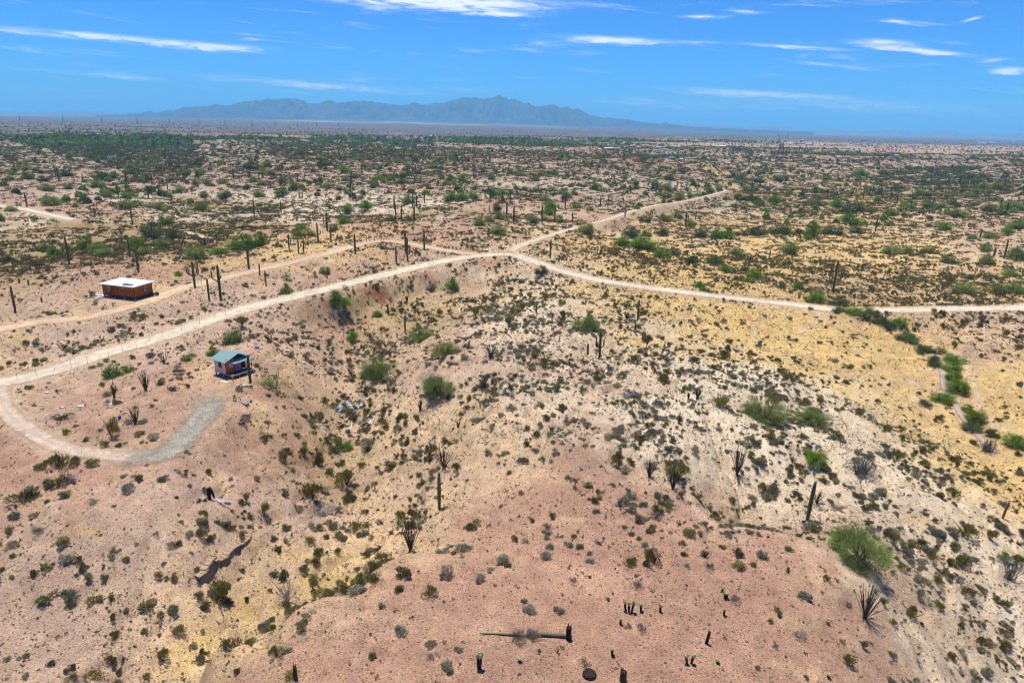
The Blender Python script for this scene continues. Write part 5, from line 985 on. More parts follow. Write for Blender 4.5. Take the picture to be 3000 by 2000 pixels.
S_ = [(203, 772, 691, ((180, .42, .10, .62), (0, .40, .06, .70)), 'tall saguaro with two short arms at the scrub edge'), (406, 795, 726, ((180, .38, .10, .70),), 'saguaro with one raised arm above the cabin roof'), (571, 841, 765, ((180, .45, .20, .82), (20, .45, .13, .92), (60, .5, .1, .8), (200, .5, .12, .78)), 'candelabra saguaro with four arms by the house track'),
      (647, 878, 776, ((180, .55, .15, .85), (0, .62, .03, .72)), 'tall saguaro with long side arm nearest the lamp post'), (613, 878, 815, (), 'bare tapering saguaro standing beside the lamp post'), (729, 786, 714, (), 'single saguaro column beside the house track'), (45, 911, 837, ((0, .55, .07, .66),), 'saguaro with one stubby arm near the left edge of the clearing'),
      (1041, 744, 685, ((180, .42, .19, .62),), 'saguaro with one hooked arm inside the track loop'), (1161, 774, 719, ((0, .55, .05, .75),), 'short saguaro with one arm below the tall pair'), (1194, 764, 695, ((180, .3, .05, .6), (0, .3, .06, .7), (90, .4, .05, .8)), 'thick saguaro of the tall pair inside the fence'),
      (1243, 732, 671, ((180, .5, .06, .68), (0, .5, .07, .70)), 'fork-shaped saguaro with two even arms by the track'), (779, 834, 792, (), 'hooked dead saguaro pole inside the fence'), (1612, 755, 700, (), 'thick-based saguaro on the cut bank below the fork'), (2008, 664, 620, ((180, .4, .08, .6), (0, .35, .09, .8)), 'dark branching saguaro above the red cut bank'),
      (1868, 939, 877, ((180, .55, .05, .66), (0, .52, .09, .68)), 'saguaro with two raised arms on the yellow flat'), (1861, 966, 945, (), 'short stub of saguaro below the two-armed one'), (1756, 1049, 968, ((180, .4, .10, .76), (200, .42, .06, .62), (0, .42, .08, .72)), 'many-armed saguaro on the central slope'), (1721, 1038, 1005, (), 'short dark saguaro beside the many-armed one'),
      (1571, 918, 890, (), 'small lone saguaro on the central hill crest'), (1942, 1030, 1019, (), 'reddish dead saguaro stub on the yellow flat'), (2441, 851, 762, ((180, .28, .15, .80), (0, .30, .14, .70), (10, .32, .22, .78), (200, .4, .08, .6)), 'large candelabra saguaro standing just above the right road'), (2909, 756, 723, ((0, .2, .06, .96),), 'double-stemmed saguaro at the far right palo verdes'),
      (1287, 1489, 1383, (), 'tall bare saguaro column on the slope below an ocotillo'), (734, 1125, 1040, (), 'stout bare saguaro standing in front of the shed porch'), (1187, 975, 924, (), 'bare saguaro column beside the ridge palo verde'), (1137, 921, 889, (), 'stubby brown saguaro in the upper wash')]
for (a, b, c, d, lab) in S_: saguaro(a, b, c, d, lab)
saguaro(2365, 1523, 1410, (), 'leaning saguaro column at the rim of the red ridge', lean=.035)
saguaro(2937, 1518, 1468, (), 'dying brown saguaro with pale crown at the right margin', lean=.12, mat='ribwood', name='dying_saguaro')
# fallen and broken cacti of the near ridge
o = tag(empty('fallen_saguaro', ground(1532, 1862)), 'fallen saguaro log lying on the red gravel beside its charred stump', 'cactus')
p0 = ground(1406, 1858); p1 = ground(1655, 1865); base = o.location
pts = [Vector(p0).lerp(Vector(p1), t / 8) - base + Vector((0, 0, .10 + .10 * t / 8)) for t in range(9)]
pts = [q + Vector((0, .06 * math.sin(k * 1.3), .03 * math.cos(k * 2.1))) for k, q in enumerate(pts)]
b = MB(); sag_tube(b, pts, [.05, .07, .085, .10, .125, .15, .17, .19, .17], 14); b.build('trunk', M['ribwood'], o, True)
for k in range(9):
    q = pts[-1]; a = k * .7; MB().tube([q, q + Vector((.35, .18 * math.cos(a), .15 * math.sin(a))), q + Vector((.6 + .1 * (k % 3), .3 * math.cos(a), -.02 + .25 * max(0, math.sin(a))))], [.03, .022, .008], 4, False).build('rib', M['ribwood'], o)
def stump(px, py, top, label, mat='char', r=.24, jag=7, lean=0.0):
    p = ground(px, py); mx_, my_ = mpp(p); h = (py - top) * my_; o = tag(empty('charred_stump', (p.x, p.y, p.z - .03)), label, 'stump')
    MB().tube([(0, 0, 0), (lean * .5, 0, h * .35), (lean, 0, h * .72)], [r * 1.1, r, r * .9], 11).build('trunk', M[mat], o)
    for k in range(jag):
        a = k / jag * 6.28; x, y = math.cos(a) * r * .7 + lean, math.sin(a) * r * .7
        MB().tube([(x, y, h * .6), (x * 1.02, y * 1.02, h * rng.uniform(.78, 1.0))], [r * .36, r * .08], 5).build('splinter', M[mat], o)
stump(1665, 1870, 1826, 'charred broken stump at the end of the fallen saguaro'); stump(866, 1986, 1940, 'brown broken stump in a bush at the bottom edge', 'saguaro_old', .16); stump(1825, 1993, 1955, 'dark jagged stump at the very bottom edge', 'saguaro_old', .26); stump(1727, 1976, 1966, 'wide low charred stump behind grey twigs at the bottom', 'char', .55, 9)
stump(2069, 1884, 1840, 'dead black cholla skeleton alone on the red ridge', 'char', .13, 6, .15)
o = tag(empty('broken_saguaro', ground(614, 1463)), 'bent broken saguaro leaning on the red slope with pale ribs trailing', 'cactus')
MB().tube([(0, 0, -.05), (.02, 0, .8), (.0, 0, 1.5), (.12, 0, 1.62), (.3, 0, 1.35), (.5, 0, .7), (.62, 0, .25)], [.22, .22, .2, .19, .18, .15, .1], 10).build('trunk', M['char'], o, True)
for k in range(6): MB().tube([(.6, .05 * k, .15), (1.4, -.08 * k, .05), (2.9 + .15 * k, -.1 - .10 * k, .02)], [.035, .03, .012], 4, False).build('rib', lumber, o)

# ------------------------------------------------------------------ ocotillos, chollas, dead wood
OC = [(1300, 1372, 1298, 58, 'grey ocotillo fan directly above the tall bare saguaro', 30), (1202, 1613, 1506, 78, 'large ocotillo on the crest of the near red ridge', 38), (1902, 1396, 1338, 48, 'ocotillo fan at the upper side of a neighbouring pair', 26), (1971, 1432, 1362, 46, 'lower ocotillo of the neighbouring pair on the slope', 26),
      (2159, 1391, 1293, 56, 'tall dense ocotillo above the scrubby gully', 34), (2534, 1809, 1702, 92, 'big dark ocotillo below the largest palo verde', 42), (2393, 1472, 1424, 52, 'thin ocotillo behind the leaning saguaro', 18), (335, 1163, 1109, 24, 'narrow ocotillo in the roadside dip', 20), (427, 1144, 1076, 36, 'upright ocotillo on the berm west of the shed', 20), (397, 1243, 1180, 40, 'bare ocotillo beside the bend of the shed track', 20),
      (1436, 1047, 1001, 46, 'low spreading ocotillo on the ridge by two palo verdes', 24), (1419, 1135, 1092, 33, 'sparse ocotillo alone on the pale ridge', 14), (1231, 1199, 1164, 22, 'small dark ocotillo at the foot of a tall palo verde', 16), (1192, 886, 857, 18, 'small ocotillo on the bank below the road', 12), (1342, 1251, 1224, 20, 'tiny ocotillo on the open ridge gravel', 12), (1836, 934, 902, 25, 'grey ocotillo next to the two-armed saguaro', 14), (2042, 1168, 1128, 34, 'ocotillo clump in the scrub band below the yellow flat', 22), (2017, 1168, 1138, 16, 'thin ocotillo leaning beside the scrub band clump', 8), (1988, 1240, 1199, 22, 'bare ocotillo amid dense scrub on the white slope', 12)]
for (a, b, c, d, lab, n) in OC: ocotillo(a, b, c, d, lab, n, 1 if a == 2534 else 0)
CH = [(1842, 1791, 1748, 'many-headed yellow cholla cluster on the red ridge', 3, .16, 7), (1877, 1789, 1757, 'yellow cholla at the side of the big cluster', 1, .2, 5), (1934, 1791, 1762, 'lone yellow cholla to the side of the cluster', 1, .2, 6), (1818, 1827, 1804, 'thin small cholla below the big cluster', 1, .2, 4), (2126, 1752, 1729, 'rounded cholla beside a grey twig bush', 2, .18, 5), (2117, 1731, 1716, 'small cholla just above the rounded one', 1, .2, 4), (2121, 1801, 1777, 'two-tier cholla below the grey twig bush', 1, .2, 7), (1793, 1918, 1889, 'slim yellow-tipped cholla near the bottom stumps', 1, .2, 4), (2019, 1942, 1907, 'two-trunked cholla with yellow crown near the bottom', 2, .30, 6), (1404, 1958, 1896, 'tall knobbly cholla below the fallen saguaro', 2, .07, 9), (1522, 1937, 1925, 'tiny cholla seedling under the fallen log', 1, .2, 3), (2103, 1941, 1930, 'tiny brown cholla at the lower right of the ridge', 1, .2, 2), (2427, 1984, 1970, 'small green-topped cholla on the bottom edge', 1, .2, 3)]
for c in CH: cholla(*c)
brush(2525, 1384, 135, 52, 'grey tangle of fallen branches on the white slope', 'deadwood_dark', 70, thick=.05); brush(2891, 1322, 92, 44, 'grey heap of dead branches beside the sandy wash', 'deadwood_dark', 60, thick=.045); brush(2955, 1695, 100, 56, 'dark heap of dead cane on the right slope', 'deadwood_dark', 60)
brush(956, 1513, 110, 40, 'white fallen dead tree in the upper gully', 'deadwood', 26, thick=.05); brush(842, 1762, 92, 72, 'grey branching dead tree at the mouth of the gully', 'deadwood', 30, flat=False, thick=.045, name='dead_tree', cat='dead tree')
brush(1664, 1071, 56, 26, 'dark dead bush on the central slope', 'deadwood_dark', 34); brush(1790, 1097, 44, 46, 'white dead tree standing in a dark patch', 'deadwood', 14, flat=False, name='dead_tree', cat='dead tree'); brush(1837, 1162, 60, 18, 'flattened grey dead bush in the scrub band', 'deadwood', 30)
brush(2550, 1228, 66, 44, 'white dead branches on the pale slope by the wash', 'deadwood', 18, flat=False, name='dead_tree', cat='dead tree'); brush(2591, 940, 55, 36, 'brown leaning snag at the head of the wash', 'bark_dark', 12, flat=False, name='dead_tree', cat='dead tree', thick=.08); brush(2878, 943, 56, 30, 'dark dead bush under the right end of the road', 'deadwood_dark', 50)
brush(788, 1004, 40, 38, 'bare black snag on the bank behind the shed', 'bark_dark', 14, flat=False, name='dead_tree', cat='dead tree', thick=.05); brush(1005, 1008, 18, 26, 'small grey snag beside the green tree in the wash', 'deadwood_dark', 8, flat=False, name='dead_tree', cat='dead tree'); brush(481, 1065, 52, 46, 'leafless dead tree leaning by the main road', 'bark_dark', 16, flat=False, name='dead_tree', cat='dead tree', thick=.05)
brush(1136, 1036, 52, 14, 'grey brush pile in the upper wash', 'deadwood_dark', 40); brush(1268, 850, 58, 26, 'dark fallen brush beside the round green tree', 'deadwood_dark', 46); brush(1203, 940, 52, 10, 'flat grey brush by the bare saguaro column', 'deadwood_dark', 30); brush(975, 924, 46, 24, 'dark dead skirt of branches under the roadside tree', 'deadwood', 40)
brush(178, 1228, 92, 20, 'arched heap of cut cane beside the track', 'ocotillo', 50); brush(507, 1144, 44, 18, 'grey heap of cut brush below the shed yard', 'deadwood_dark', 40); brush(215, 1413, 46, 30, 'bleached log among dark bushes beside the track', 'deadwood', 8, thick=.08); brush(2064, 1630, 42, 22, 'dark green fallen cane on the red ridge', 'ocotillo', 34); brush(1035, 1233, 70, 40, 'grey leafless bush between rubbish and planks', 'deadwood_dark', 60, flat=False, name='dead_bush', cat='dead bush'); brush(700, 1003, 36, 20, 'reddish dry brush behind the shed roof', 'post_rust', 30)

# ------------------------------------------------------------------ near bushes surveyed one by one
BUSH = crop(0, 1250, .4783, '370,275,170,150,C 480,250,120,90,C 560,250,110,70,o 240,270,110,40,o 150,480,210,100,o 350,395,180,65,o 410,445,100,50,o 290,470,55,35,o 650,130,85,60,C 735,125,60,40,o 530,90,60,35,o 850,60,80,50,o 940,85,110,45,g 240,680,90,90,d 385,755,110,75,o 430,840,130,80,g 520,910,90,90,o 560,955,70,50,o 655,945,65,45,o 780,835,75,40,o 1055,780,100,80,d 960,680,60,45,d 700,790,65,60,d 280,895,90,50,o 210,935,70,60,o 80,810,60,40,o 85,735,90,60,g 20,890,60,40,o 300,1095,140,60,o 590,1085,110,80,o 680,1065,60,45,o 435,1115,80,55,o 900,1145,140,75,o 1080,1160,110,80,g 985,1190,70,50,o 1265,1135,65,60,o 1420,1110,80,60,o 1515,1080,50,50,o 1105,1280,110,60,o 890,1270,60,45,o 710,1320,80,80,C 690,1200,50,70,o 770,1155,50,40,o 1000,1460,110,110,C 1240,1450,75,90,g 1460,1520,60,60,o 600,1545,150,75,C 700,1470,80,70,o 455,1485,60,55,o 320,1470,75,50,o 410,1515,55,45,o 730,1525,65,50,o 440,1565,80,40,o 900,1563,90,60,C 1510,470,65,85,C 1535,575,60,45,o')
BUSH += crop(750, 1250, .4783, '560,400,175,140,C 300,200,70,100,C 390,240,110,110,o 180,160,60,40,o 60,90,70,60,C 450,300,100,60,o 700,130,130,60,g 830,270,120,60,o 1080,340,80,50,g 660,680,110,70,g 545,700,80,50,o 435,690,60,45,o 330,730,110,70,C 380,800,90,70,o 350,855,100,60,o 620,885,60,45,g 620,1040,130,50,g 1140,780,120,60,g 1270,765,130,65,g 1215,785,60,40,o 1330,635,130,65,o 1165,910,110,75,d 1370,960,90,75,g 1435,895,70,45,g 1060,1060,110,110,C 765,1120,65,45,o 955,1180,45,30,g 875,1270,60,60,d 1090,1430,100,55,d 130,1430,110,110,C 55,1230,80,45,g 230,1560,120,55,C 330,1180,120,40,d 285,905,100,60,o 160,960,90,100,o 370,1045,110,60,C 450,1040,100,45,o')
BUSH += crop(1500, 1250, .4783, '215,640,70,60,d 245,570,70,60,C 20,705,50,60,o 80,715,60,50,d 515,535,65,50,g 735,540,80,55,g 870,575,110,80,d 940,455,60,50,o 720,450,110,70,g 480,385,80,50,o 525,410,50,40,o 1090,680,120,60,o 1045,725,70,35,o 840,780,110,60,g 715,860,110,85,C 810,860,60,60,o 1210,890,90,75,d 1390,890,110,60,o 1290,755,70,35,o 1465,665,90,35,g 375,970,80,60,d 285,1150,85,60,g 770,1010,110,80,d 790,1270,85,70,d 1360,1090,80,75,d 450,1490,110,60,d 1500,1490,50,45,g 865,650,60,60,o 775,700,50,40,o 30,1310,70,60,d 120,1300,80,50,C')
BUSH += crop(2250, 1250, .4783, '480,1470,140,90,C 190,1310,120,60,d 885,1190,120,110,C 1190,880,120,110,C 1110,860,70,70,C 950,960,130,90,g 1040,970,80,70,C 1300,1360,110,110,C 1220,1040,140,90,C 1050,1140,90,70,C 920,1060,60,90,g 800,880,90,70,C 765,710,110,80,C 720,680,70,60,o 220,1070,110,60,g 120,770,80,45,o 360,955,60,60,C 125,900,45,50,C 40,1360,50,60,d 490,1105,70,40,g 1430,1220,70,45,g 1180,1230,60,50,o 1440,1110,90,60,o 1160,750,90,55,g 1390,1080,70,60,o')
BUSH += crop(750, 800, Q, '1050,610,95,85,C 990,1130,110,110,C 850,840,90,70,C 1110,410,90,60,C 870,880,110,60,C 1150,540,110,55,C 1110,660,110,55,o 1450,1490,80,80,o 1370,1410,90,60,o 100,1550,90,80,C 410,1170,80,60,o 640,1210,100,90,o 720,1250,110,80,C 1230,1040,170,60,g 1590,860,110,45,g 460,790,90,70,C')
kb = {'g': ('grey', 'grey_bush', 'rounded grey-green bush'), 'o': ('olive', 'olive_bush', 'dense olive-brown bush'), 'd': ('dry', 'dry_twig_bush', 'wiry leafless grey bush'), 'C': ('creosote', 'creosote_bush', 'tall yellow-green creosote bush')}
def bzone(px, py): return 'on the near red ridge' if 1150 < px < 2450 and py > 1560 else ('on the slope below the shed track' if px < 760 else ('in the wash and on its banks' if px < 1350 else 'on the pale right slope'))
for i, (px, py, w, h, k) in enumerate(BUSH):
    p = ground(px, py)
    if p is None: continue
    mx_, my_ = mpp(p); kind_, nm, lab = kb[k]; me = SH[kind_][i % len(SH[kind_])]; W = w * mx_ * 1.05; an_ = math.atan2(CAM_Z - p.z, math.hypot(p.x, p.y)); Hh = max((h * mx_ - .4 * W * math.sin(an_)) / math.cos(an_), .4 * W)
    f_ = 1 + W * .32 / math.hypot(p.x, p.y); x_, y_ = p.x * f_, p.y * f_; top_ = {'grey': .62, 'olive': .6, 'dry': .58, 'creosote': .85}[kind_]
    if k == 'C': o = empty(nm, (x_, y_, gz(x_, y_) - .03), i * 1.7, (W, W, Hh / top_)); put('foliage', me, o); put('stems', CREO_TW[i % 3], o)
    else: o = put(nm, me, None, (x_, y_, gz(x_, y_) - .03), (0, 0, i * 1.7), (W, W, Hh / top_))
    tag(o, f'{lab} {near_mark(px, py)}', 'bush', f'{lab} group {near_mark(px, py)}')
for (px, py, w) in ((1520, 1872, 66), (1565, 1870, 52), (1540, 1858, 50)):
    p = ground(px, py); o = put('dry_twig_bush', SH['dry'][px % 4], None, p, (0, 0, px), (w * mpp(p)[0],) * 3); tag(o, 'wiry grey bush growing against the fallen saguaro log', 'bush', 'bushes against the fallen saguaro')

# ------------------------------------------------------------------ far things: caravan, dwellings, pylons
def caravan(px, py):
    o = small('white_caravan', 'white caravan trailer parked on the far ridge', 'caravan', px, py, .25); dk = M['black']
    MB().box((-4.2, -1.2, .7), (2.3, 1.2, 3.5)).build('body', M['white_paint'], o); MB().box((2.302, -1.2, 1.9), (4.3, 1.2, 3.95)).build('raised_front', M['white_paint'], o)
    for x in (-3.3, -1.4, .6): MB().box((x, -1.23, 1.9), (x + .9, -1.203, 2.7)).build('window', M['black'], o)
    MB().box((3.0, -1.23, 2.6), (3.7, -1.203, 3.2)).build('window', dk, o); MB().box((1.5, -1.23, .8), (2.15, -1.203, 2.9)).build('doorway_panel', M['steel'], o)
    for x in (-2.4, -1.5): MB().tube([(x, -1.25, .38), (x, -.95, .38)], [.38, .38], 12).build('wheel', dk, o)
caravan(328, 467)
for (px, py, m_, lab) in ((249, 467, aqua, 'pale blue car parked beside the caravan ridge'), (228, 468, sheet, 'white car parked beside the caravan ridge')):
    o = small('parked_car', lab, 'car', px, py, .1); MB().box((-2.1, -.85, .35), (2.1, .85, .95)).build('body', m_, o); MB().add([(-1.3, -.8, .952), (1.1, -.8, .952), (1.1, .8, .952), (-1.3, .8, .952), (-.9, -.7, 1.5), (.5, -.7, 1.5), (.5, .7, 1.5), (-.9, .7, 1.5)], [(4, 5, 6, 7), (0, 1, 5, 4), (1, 2, 6, 5), (2, 3, 7, 6), (3, 0, 4, 7)]).build('cabin', M['black'], o)
    for x in (-1.3, 1.3): MB().tube([(x, -.9, .33), (x, -.65, .33)], [.33, .33], 10).build('wheel', M['black'], o)
FARB = [(1780, 437, 22, 8, 0), (1805, 438, 24, 8, 1), (1757, 440, 10, 6, 0), (1938, 434, 26, 6, 1), (1870, 432, 14, 5, 0), (2105, 430, 40, 7, 0), (1970, 465, 20, 6, 1), (1995, 469, 12, 6, 0), (2310, 424, 22, 8, 0), (2368, 425, 18, 6, 1), (2625, 458, 14, 5, 0), (2876, 420, 20, 7, 0), (2905, 421, 26, 8, 1), (2968, 415, 20, 8, 0), (2350, 413, 12, 5, 1), (1265, 400, 10, 5, 0)]
fbm_m = [M['white_paint'], material('far_blue_roof', (.30, .42, .55), (.36, .47, .58)), material('far_wall', (.42, .36, .31), (.5, .44, .38))]
for i, (px, py, w, h, k) in enumerate(FARB):
    p = ground(px, py)
    if p is None: continue
    mx_, my_ = mpp(p); W = max(w * mx_ * .5, 3); H_ = min(max(h * my_ * .6, 2.4), 6)
    o = tag(empty('far_dwelling', p, rng.uniform(-.4, .4)), ('white-roofed' if k == 0 else 'blue-roofed') + ' low dwelling far out on the hazy plain', 'building', ('white-roofed' if k == 0 else 'blue-roofed') + ' dwellings on the plain')
    MB().box((-W, -W * .4, -.5), (W, W * .4, H_ * .7)).build('wall', fbm_m[2], o)
    MB().add([(-W * 1.05, -W * .46, H_ * .7), (W * 1.05, -W * .46, H_ * .7), (W * 1.05, W * .46, H_ * .7), (-W * 1.05, W * .46, H_ * .7), (-W * 1.05, 0, H_ * 1.05), (W * 1.05, 0, H_ * 1.05)], [(0, 1, 5, 4), (2, 3, 4, 5), (0, 4, 3), (1, 2, 5), (0, 3, 2, 1)]).build('roof', fbm_m[k], o)
    for x in (-.6, 0, .55): MB().box((W * x, -W * .4 - .06, H_ * .25), (W * x + W * .18, -W * .4 - .01, H_ * .55)).build('window', M['black'], o)
M['pylon'] = material('pylon_steel', (.07, .08, .085), (.11, .12, .125), rough=.6)
def pylon(px, top, base_py, label, group=None, dist=None, style=0):
    d = ray(px, base_py); p = ground(px, base_py) if dist is None else None
    if dist is not None:
        q = d / math.hypot(d[0], d[1]) * dist; p = Vector((q[0], q[1], gz(q[0], q[1])))
    h = (base_py - top) * mpp(p)[1] if dist is None else max(CAM_Z + (lambda e: dist * e[2] / math.hypot(e[0], e[1]))(ray(px, top)) - p.z, 10)
    o = tag(empty('transmission_tower', p, rng.uniform(-.2, .2)), label, 'pylon', group); t = max(.22, h * .008) * (1.0 if dist is None else 1.6); b = MB(); w0, w1 = h * .11, h * .045
    for sx_ in (-1, 1):
        for sy_ in (-1, 1): MB().bar((sx_ * w0, sy_ * w0, 0), (sx_ * w1, sy_ * w1, h * .72), t).build('leg', M['pylon'], o)
    n = 7
    for k in range(n):
        z0, z1 = h * .72 * k / n, h * .72 * (k + 1) / n; a0_ = w0 + (w1 - w0) * k / n; a1_ = w0 + (w1 - w0) * (k + 1) / n
        for s in (-1, 1):
            b.bar((-a0_, s * a0_, z0), (a1_, s * a1_, z1), t * .5).bar((a0_, s * a0_, z0), (-a1_, s * a1_, z1), t * .5).bar((s * a0_, -a0_, z0), (s * a1_, a1_, z1), t * .5)
    b.build('lattice', M['pylon'], o); c = MB()
    for s in (-1, 1): c.bar((s * w1, 0, h * .72), (s * h * .15, 0, h * .97), t * .8).bar((s * h * .15, 0, h * .95), (s * h * .15, 0, h * 1.0), t).bar((0, 0, h * .80), (s * h * .22, 0, h * .80), t * .7)
    c.bar((-h * .2, 0, h * .93), (h * .2, 0, h * .93), t * .8); c.build('crossarm', M['pylon'], o)
pylon(1392, 378, 442, 'lattice power pylon standing against the green river belt'); pylon(2282, 394, 484, 'tall lattice power pylon on the eastern ridge'); pylon(206, 364, 418, 'spread-armed power pylon in the western haze'); pylon(487, 364, 412, 'faint power pylon next along the western line'); pylon(1617, 402, 432, 'short power pylon inside the river belt')
for x in (137, 433, 700, 943, 1165, 1370, 1547, 1735, 1895, 2045, 2178, 2330): pylon(x * k_, 335 + x * k_ * .0233 - 1, 350, 'tiny power pylon in the row along the horizon', 'row of pylons along the horizon', dist=5200)

# ------------------------------------------------------------------ low scrub: the largest ones singly, the rest as one mass
RATE = np.array([.012, .055, .13, .24, .40, .58, .78, .95, 1.05, 1.1])
def scatter(r0, r1, mul, smul, seed, thmax=.80):
    g = np.random.default_rng(seed); n = int((r1 ** 2 - r0 ** 2) * thmax * .9 * mul)
    r = np.sqrt(g.uniform(r0 ** 2, r1 ** 2, n)); th = g.uniform(-thmax, thmax, n); x, y = r * np.sin(th), r * np.cos(th)
    cv = grid_at(CG, x, y); cl = .12 + 1.6 * sstep(-.3, .5, fbm(x / 5.5, y / 5.5, 301, 3))
    keep = g.random(n) * .95 < np.interp(cv, np.arange(10), RATE) * cl
    keep &= grid_at(OG, x, y) > .35
    x, y = x[keep], y[keep]; s = np.clip(g.lognormal(math.log(.84), .45, len(x)), .25, 2.1) * smul
    return x, y, s
X, Y_, S2, = [], [], []
for a in ((40, 300, 1.15, 1.0, 1),):
    x, y, s = scatter(*a); X.append(x); Y_.append(y); S2.append(s)
X = np.concatenate(X); Y_ = np.concatenate(Y_); S2 = np.concatenate(S2); Zs = grid_at(ZG, X, Y_)
olive = np.clip(grid_at(WSG[..., LET.index('Y')], X, Y_) + grid_at(WSG[..., LET.index('O')], X, Y_) + .25, 0, .8)
tp = np.where(rng.random(len(X)) < olive, 1, 0); tp = np.where(rng.random(len(X)) < .07, 2, tp); tp = np.where((rng.random(len(X)) < .035) & (np.hypot(X, Y_) < 400), 3, tp)
S2 = np.where(tp == 3, S2 * 1.75, S2)
cols = ['grey', 'olive', 'dry', 'creosote']; off = {}; protos = bpy.data.collections.new('shrub_shapes'); allm = []
for c in cols:
    off[c] = len(allm); allm += SH[c]
for i, me in enumerate(allm): protos.objects.link(bpy.data.objects.new(f'shrub_shape_{i:02d}', me))
idx = np.zeros(len(X), int); rr_ = rng.integers(0, 1000, len(X))
for k, c in enumerate(cols): idx = np.where(tp == k, off[c] + rr_ % len(SH[c]), idx)
rot = rng.uniform(0, 6.28, len(X)); scl = np.stack([S2 * rng.uniform(.85, 1.2, len(X)), S2 * rng.uniform(.85, 1.2, len(X)), S2 * rng.uniform(.8, 1.15, len(X))], 1)
q = np.stack([X, Y_, Zs], 1) - CAMP; wz = q @ fwd; pxs = 1500 + F * (q @ cr) / wz; pys = 1000 - F * (q @ cu) / wz
size = np.where((pxs > 5) & (pxs < 2995) & (pys < 1990) & (pys > 300), S2 / wz, 0)
single = np.zeros(len(X), bool)
single[np.argsort(-np.where(tp < 2, size, 0))[:300]] = True; single[np.argsort(-np.where(tp == 2, size, 0))[:45]] = True; single[np.argsort(-np.where(tp == 3, size, 0))[:70]] = True
WHERE = lambda px, py: 'on the near red ridge' if 1000 < px < 2550 and py > 1580 else ('on the slope below the shed track' if px < 800 and py > 1330 else ('in and above the wash' if px < 1350 else ('on the white slopes east of the ridge' if py > 1100 else 'on the yellow flat')))
for i in np.nonzero(single)[0]:
    k = tp[i]; zone = WHERE(pxs[i], pys[i])
    nm, lab, cat = (('grey_shrub', 'low grey-green desert shrub', 'shrub'), ('olive_shrub', 'low olive-brown desert shrub', 'shrub'), ('dry_twig_shrub', 'pale leafless twig shrub', 'shrub'), ('creosote_bush', 'upright yellow-green creosote bush', 'bush'))[k]
    if k == 3:
        o = empty(nm, (X[i], Y_[i], Zs[i] - .02), rot[i], tuple(scl[i])); put('foliage', allm[idx[i]], o); put('stems', CREO_TW[i % 3], o)
    else: o = put(nm, allm[idx[i]], None, (X[i], Y_[i], Zs[i] - .02), (0, 0, rot[i]), tuple(scl[i]))
    tag(o, f'{lab} {near_mark(pxs[i], pys[i])}', cat, f'{lab} group {near_mark(pxs[i], pys[i])}')
def instanced(name, coll, P, rot, scl, idx, label):
    me = bpy.data.meshes.new(name); me.vertices.add(len(P)); me.vertices.foreach_set('co', np.ascontiguousarray(P, np.float32).ravel())
    for nm, ty, arr in (('rot', 'FLOAT_VECTOR', np.stack([rot * 0, rot * 0, rot], 1)), ('scl', 'FLOAT_VECTOR', scl), ('idx', 'INT', idx)):
        a = me.attributes.new(nm, ty, 'POINT'); a.data.foreach_set('value' if ty == 'INT' else 'vector', np.ascontiguousarray(arr, np.int32 if ty == 'INT' else np.float32).ravel())
    o = put(name, me); ng = bpy.data.node_groups.new(name, 'GeometryNodeTree'); ng.interface.new_socket('Geometry', in_out='INPUT', socket_type='NodeSocketGeometry'); ng.interface.new_socket('Geometry', in_out='OUTPUT', socket_type='NodeSocketGeometry')
    N = ng.nodes; L_ = ng.links; gi = N.new('NodeGroupInput'); gout = N.new('NodeGroupOutput'); ip = N.new('GeometryNodeInstanceOnPoints'); ci = N.new('GeometryNodeCollectionInfo')
    ci.inputs['Collection'].default_value = coll; ci.inputs['Separate Children'].default_value = True; ci.inputs['Reset Children'].default_value = True; ip.inputs['Pick Instance'].default_value = True
    def attr(nm, ty):
        a = N.new('GeometryNodeInputNamedAttribute'); a.data_type = ty; a.inputs['Name'].default_value = nm; return a.outputs['Attribute']
    er = N.new('FunctionNodeEulerToRotation'); L_.new(attr('rot', 'FLOAT_VECTOR'), er.inputs[0])
    L_.new(gi.outputs[0], ip.inputs['Points']); L_.new(ci.outputs[0], ip.inputs['Instance']); L_.new(attr('idx', 'INT'), ip.inputs['Instance Index']); L_.new(er.outputs[0], ip.inputs['Rotation']); L_.new(attr('scl', 'FLOAT_VECTOR'), ip.inputs['Scale']); L_.new(ip.outputs[0], gout.inputs[0])
    md = o.modifiers.new('scatter', 'NODES'); md.node_group = ng
    return tag(o, label, kind='stuff')
# patches of scrub further out
pc_ = bpy.data.collections.new('scrub_patch_shapes')
for i, me in enumerate(PATCHES): pc_.objects.link(bpy.data.objects.new(f'patch_shape_{i}', me))
pxy, ps = [], []
for (r0, r1, dens_, sz_) in ((230, 480, .29, 2.6), (480, 900, .20, 3.4), (900, 1900, .085, 4.8)):
    g = np.random.default_rng(int(r0)); n = int((r1 ** 2 - r0 ** 2) * .8 * dens_); r = np.sqrt(g.uniform(r0 ** 2, r1 ** 2, n)); th = g.uniform(-.8, .8, n); x, y = r * np.sin(th), r * np.cos(th)
    kp = (g.random(n) < np.interp(grid_at(CG, x, y), [0, 2, 5, 7, 9], [.03, .25, .6, .8, .85]) * (.55 + .5 * sstep(-.3, .4, fbm(x / 22, y / 16, 303, 3)))) & (grid_at(OG, x, y) > 1.2)
    pxy.append(np.stack([x, y], 1)[kp]); ps.append(sz_ * g.uniform(.7, 1.35, kp.sum()))
pxy = np.concatenate(pxy); ps = np.concatenate(ps); print('patches', len(ps))
